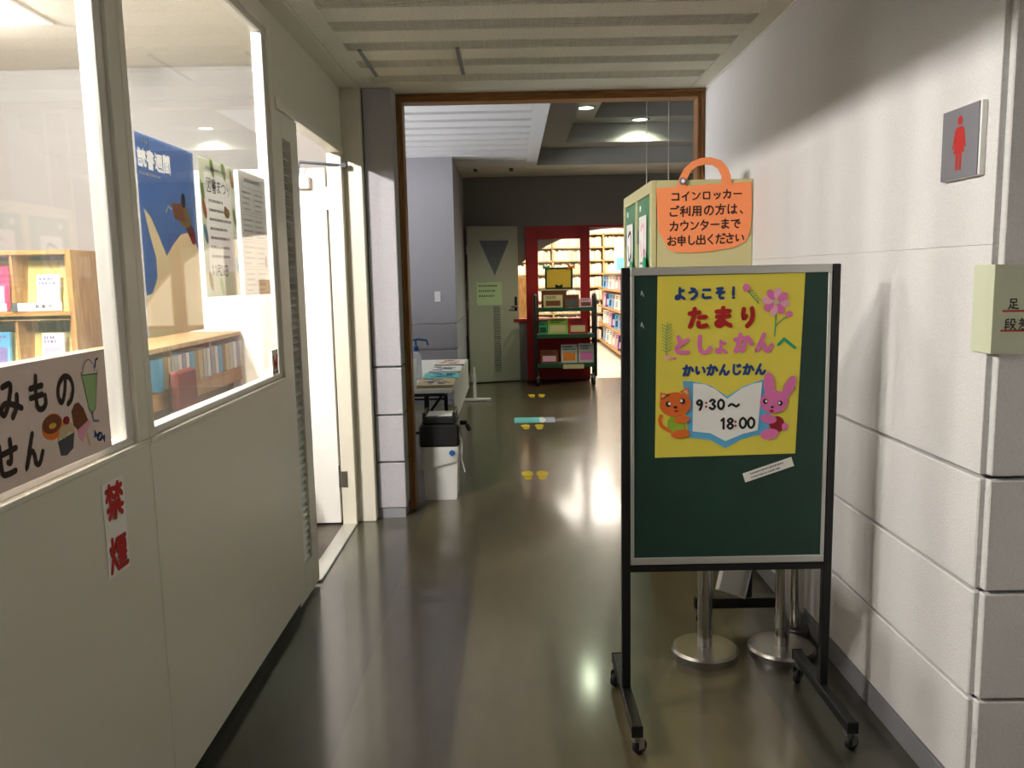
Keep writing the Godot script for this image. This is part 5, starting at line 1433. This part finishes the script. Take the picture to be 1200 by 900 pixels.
# ---------------------------------------------------------------- signs on and behind the corridor windows
func window_signs() -> void:
	# food and drink sign standing on the ledge; local x runs along -z
	var t := thing("drink_sign", "off-white handmade sign with brown lettering, soda glass and sweets in the left window", "sign", Vector3(-0.974, 1.225, -1.60), 90.0)
	box(t, "board", "pink_paper", Vector3(-0.05, 0.003, 0), Vector3(0.82, 0.236, 0.006), 0.001)
	var z := 0.0036
	var lx := func(zz: float) -> float: return -zz - 1.60
	for q in [["み", -1.576, 1.283], ["も", -1.671, 1.280], ["の", -1.774, 1.275], ["せ", -1.545, 1.175], ["ん", -1.637, 1.171], ["の", -1.475, 1.288], ["ま", -1.45, 1.175]]:
		write(t, "letter", q[0], lx.call(q[1]) - 0.042, q[2] - 1.225 + 0.042, 0.086, 0.0, 0.0125, "brown_ink", z)
	var g := func(zz: float, yy: float) -> Vector2: return Vector2(-zz - 1.60, yy - 1.225)
	var so := cutout(t, "soda_glass_drawing", "c_soda", PackedVector2Array([g.call(-1.849, 1.296), g.call(-1.915, 1.293), g.call(-1.893, 1.215), g.call(-1.880, 1.206), g.call(-1.868, 1.216)]), 0.003, 0.0006)
	line2(so, "outline", "c_slate", [g.call(-1.845, 1.302), g.call(-1.866, 1.216), g.call(-1.879, 1.204), g.call(-1.895, 1.214), g.call(-1.918, 1.300)], 0.0022, z + 0.0003, true)
	line2(so, "outline", "c_slate", [g.call(-1.845, 1.296), g.call(-1.918, 1.292)], 0.0022, z + 0.0003, true)
	line2(so, "ice_cream_outline", "c_slate", [g.call(-1.852, 1.300), g.call(-1.862, 1.320), g.call(-1.882, 1.328), g.call(-1.900, 1.316), g.call(-1.905, 1.300)], 0.002, z + 0.0003, false, true)
	line2(so, "straw", "c_navy", [g.call(-1.908, 1.308), g.call(-1.914, 1.324), g.call(-1.924, 1.327)], 0.005, z + 0.0004, true)
	line2(so, "glass_foot", "c_grey", [g.call(-1.879, 1.204), g.call(-1.882, 1.186), g.call(-1.905, 1.182)], 0.006, z, true)
	var ic := cutout(t, "ice_lolly_drawing", "c_brown", PackedVector2Array([g.call(-1.796, 1.19), g.call(-1.792, 1.222), g.call(-1.806, 1.236), g.call(-1.824, 1.238), g.call(-1.842, 1.222), g.call(-1.858, 1.192), g.call(-1.835, 1.185), g.call(-1.812, 1.178)]), 0.003, 0.0008)
	cutout(ic, "pink_ice", "c_palepink", PackedVector2Array([g.call(-1.806, 1.182), g.call(-1.832, 1.188), g.call(-1.860, 1.194), g.call(-1.868, 1.184), g.call(-1.846, 1.166), g.call(-1.826, 1.148), g.call(-1.814, 1.160)]), 0.003, 0.0006)
	line2(ic, "stick", "c_cream", [g.call(-1.848, 1.160), g.call(-1.856, 1.136)], 0.008, z)
	var dn := cutout(t, "doughnut_drawing", "c_orange", ell(lx.call(-1.714), -0.022, 0.040, 0.028), 0.003, 0.0006)
	cutout(dn, "icing", "c_brown", ell(lx.call(-1.712), -0.016, 0.036, 0.020), 0.003, 0.0009)
	cutout(dn, "hole", "c_gold", ell(lx.call(-1.713), -0.020, 0.014, 0.006), 0.003, 0.0012)
	var cu := cutout(t, "cupcake_drawing", "c_slate", PackedVector2Array([g.call(-1.728, 1.168), g.call(-1.796, 1.176), g.call(-1.786, 1.142), g.call(-1.758, 1.132), g.call(-1.736, 1.136)]), 0.003, 0.0007)
	cutout(cu, "icing", "c_cream", PackedVector2Array([g.call(-1.726, 1.166), g.call(-1.740, 1.174), g.call(-1.755, 1.170), g.call(-1.772, 1.180), g.call(-1.798, 1.176), g.call(-1.790, 1.198), g.call(-1.766, 1.206), g.call(-1.738, 1.192)]), 0.003, 0.0010)
	cutout(cu, "berry", "c_wine", ell(lx.call(-1.768), -0.018, 0.012, 0.009), 0.003, 0.0012)
	var cd := cutout(t, "sweet_drawing", "c_navy", ell(lx.call(-1.905), -0.080, 0.014, 0.011), 0.003, 0.0008)
	cutout(cd, "wrapper_end", "c_blue", PackedVector2Array([g.call(-1.895, 1.150), g.call(-1.883, 1.165), g.call(-1.880, 1.146)]), 0.003, 0.0007)
	cutout(cd, "wrapper_end", "c_blue", PackedVector2Array([g.call(-1.915, 1.142), g.call(-1.930, 1.146), g.call(-1.926, 1.126)]), 0.003, 0.0007)
	cutout(cd, "stripe", "c_lilac", ell(lx.call(-1.905), -0.080, 0.009, 0.003, 0.5), 0.003, 0.0012)
	# no-smoking strip
	var k := thing("no_smoking_sticker", "tall white sticker with two red characters on the partition below the sign", "sticker", Vector3(-0.979, 0.908, -1.962), 90.0)
	box(k, "strip", "clear_tape", Vector3.ZERO, Vector3(0.108, 0.235, 0.0014), 0.0)
	write(k, "character", "禁", -0.047, 0.113, 0.092, 0.0, 0.0135, "c_signred", 0.0012)
	write(k, "character", "煙", -0.047, -0.017, 0.092, 0.0, 0.0135, "c_signred", 0.0012)
	# posters on the inside of the second pane, print towards the corridor
	var b := thing("blue_poster", "blue poster with a cream swirl and a reading figure behind the window glass", "poster", Vector3(-1.005, 1.625, -2.494), 90.0)
	b.scale = Vector3(1.0255, 1.0255, 1.0)
	var ux := func(u: float, v: float) -> Vector2: return Vector2((u - 0.5) * 0.40, (0.5 - v) * 0.545)
	var swirl := PackedVector2Array([ux.call(0.06, 0.36), ux.call(0.16, 0.40), ux.call(0.26, 0.48), ux.call(0.38, 0.59), ux.call(0.5, 0.53), ux.call(0.66, 0.47), ux.call(0.84, 0.45), ux.call(1.0, 0.55), ux.call(1.0, 1.0), ux.call(0.0, 1.0), ux.call(0.0, 0.79), ux.call(0.10, 0.78), ux.call(0.20, 0.70), ux.call(0.20, 0.60), ux.call(0.12, 0.48)])
	for q in Geometry2D.clip_polygons(rect(-0.20, -0.2725, 0.20, 0.182), swirl):
		print_face(b, "blue_field", "thin_c_blueposter", q, 0.0)
	print_face(b, "cream_swirl", "thin_c_cream", swirl, 0.0)
	var fg := print_face(b, "figure_robe", "thin_c_gold", PackedVector2Array([ux.call(0.70, 0.30), ux.call(0.80, 0.31), ux.call(0.88, 0.38), ux.call(0.86, 0.45), ux.call(0.66, 0.41)]), 0.0006)
	print_face(fg, "figure_sleeve", "thin_c_orange", PackedVector2Array([ux.call(0.52, 0.31), ux.call(0.70, 0.30), ux.call(0.78, 0.40), ux.call(0.56, 0.39)]), 0.0010)
	print_face(fg, "figure_skirt", "thin_c_signred", PackedVector2Array([ux.call(0.76, 0.43), ux.call(0.90, 0.41), ux.call(0.97, 0.50), ux.call(0.88, 0.52)]), 0.0009)
	cutout(fg, "figure_hair", "brown_ink", ell(0.098, 0.118, 0.016, 0.022), 0.0006, 0.0010)
	line2(fg, "open_page", "c_white", [ux.call(0.42, 0.36), ux.call(0.46, 0.33), ux.call(0.52, 0.34)], 0.008, 0.0012)
	var band := set_type(b, "読書週間", -0.192, 0.236, 0.054, 0.0072, "thin_paper", "thin_c_blueposter")
	print_face(b, "blue_field", "thin_c_blueposter", rect(-0.20, 0.236, 0.20, 0.2725), 0.0)
	print_face(b, "blue_field", "thin_c_blueposter", rect(-0.20, 0.182, -0.192, 0.236), 0.0)
	print_face(b, "blue_field", "thin_c_blueposter", rect(band, 0.182, 0.20, 0.236), 0.0)
	small_print(b, -0.19, 0.02, 0.172, 0.02, 1, 0.008, "c_white", 0.0012)
	small_print(b, -0.16, -0.09, 0.258, 0.02, 1, 0.010, "c_white", 0.0012)
	var y := thing("festival_poster", "white and leafy green event poster between two other posters behind the glass", "poster", Vector3(-1.005, 1.675, -2.9155), 90.0)
	y.scale = Vector3(1.0255, 1.0255, 1.0)
	print_face(y, "text_field", "thin_paper", rect(-0.125, -0.14, 0.125, 0.18), 0.0)
	print_face(y, "border", "thin_pale_green_paper", rect(-0.1675, -0.2225, -0.125, 0.2225), 0.0)
	print_face(y, "border", "thin_pale_green_paper", rect(0.125, -0.2225, 0.1675, 0.2225), 0.0)
	print_face(y, "border", "thin_pale_green_paper", rect(-0.125, 0.18, 0.125, 0.2225), 0.0)
	print_face(y, "border", "thin_pale_green_paper", rect(-0.125, -0.2225, 0.125, -0.14), 0.0)
	for q in [[-0.15, 0.12, "c_leaf"], [-0.14, -0.02, "c_sky"], [0.14, 0.18, "c_gold"], [0.15, 0.05, "c_leaf"], [-0.14, 0.06, "c_orange"], [0.145, -0.06, "c_gold"], [-0.12, -0.17, "c_gold"], [-0.02, -0.19, "c_leaf"], [0.15, -0.12, "c_sky"], [-0.05, 0.20, "c_leaf"], [0.06, 0.20, "c_leaf"]]:
		print_face(y, "leaf_print", "thin_" + q[2], ell(q[0], q[1], 0.016, 0.034, 0.4, 12), 0.0006)
	write(y, "lettering", "図書まつり", -0.118, 0.165, 0.050, 0.047, 0.0042, "ink", 0.0014)
	write(y, "lettering", "11月26日", -0.12, -0.115, 0.042, 0.026, 0.0045, "ink", 0.0014)
	small_print(y, -0.11, 0.10, 0.198, 0.02, 1, 0.010, "c_slate", 0.0014)
	small_print(y, -0.10, 0.10, 0.095, 0.030, 7, 0.009, "c_slate", 0.0014)
	cutout(y, "basket_picture", "c_gold", ell(0.07, 0.06, 0.028, 0.018), 0.001, 0.0006)
	cutout(y, "basket_fruit", "c_magenta", ell(0.055, 0.075, 0.01, 0.008), 0.001, 0.0008)
	var wq := thing("news_poster", "white newsletter poster in ruled boxes nearest the window's right edge", "poster", Vector3(-1.005, 1.676, -3.304), 90.0)
	wq.scale = Vector3(1.0255, 1.0255, 1.0)
	print_face(wq, "sheet", "thin_grey_paper", rect(-0.1625, -0.2275, 0.1625, 0.2275), 0.0)
	for r in 4:
		for c in 2:
			var x0 := -0.14 + c * 0.145
			var y1 := 0.17 - r * 0.10
			line2(wq, "ruled_box", "c_grey", [Vector2(x0, y1), Vector2(x0 + 0.135, y1), Vector2(x0 + 0.135, y1 - 0.09), Vector2(x0, y1 - 0.09), Vector2(x0, y1)], 0.0015, 0.001, true)
			small_print(wq, x0 + 0.01, x0 + 0.12, y1 - 0.015, 0.02, 4, 0.007, "c_grey", 0.001)
	small_print(wq, -0.10, 0.12, 0.205, 0.02, 1, 0.014, "c_slate", 0.001)
	cutout(wq, "picture", "c_brown", ell(0.12, -0.10, 0.012, 0.025), 0.0006, 0.0006)
	var ws := thing("window_sticker", "small grey sticker with a red zigzag mark in the pane's lower right corner", "sticker", Vector3(-0.9968, 1.158, -3.449), 90.0)
	box(ws, "base", "paper", Vector3.ZERO, Vector3(0.085, 0.105, 0.001), 0.0)
	write(ws, "mark", "W", -0.035, 0.036, 0.07, 0.0, 0.014, "c_signred", 0.001)
	small_print(ws, -0.035, 0.035, -0.036, 0.02, 1, 0.008, "c_slate", 0.001)
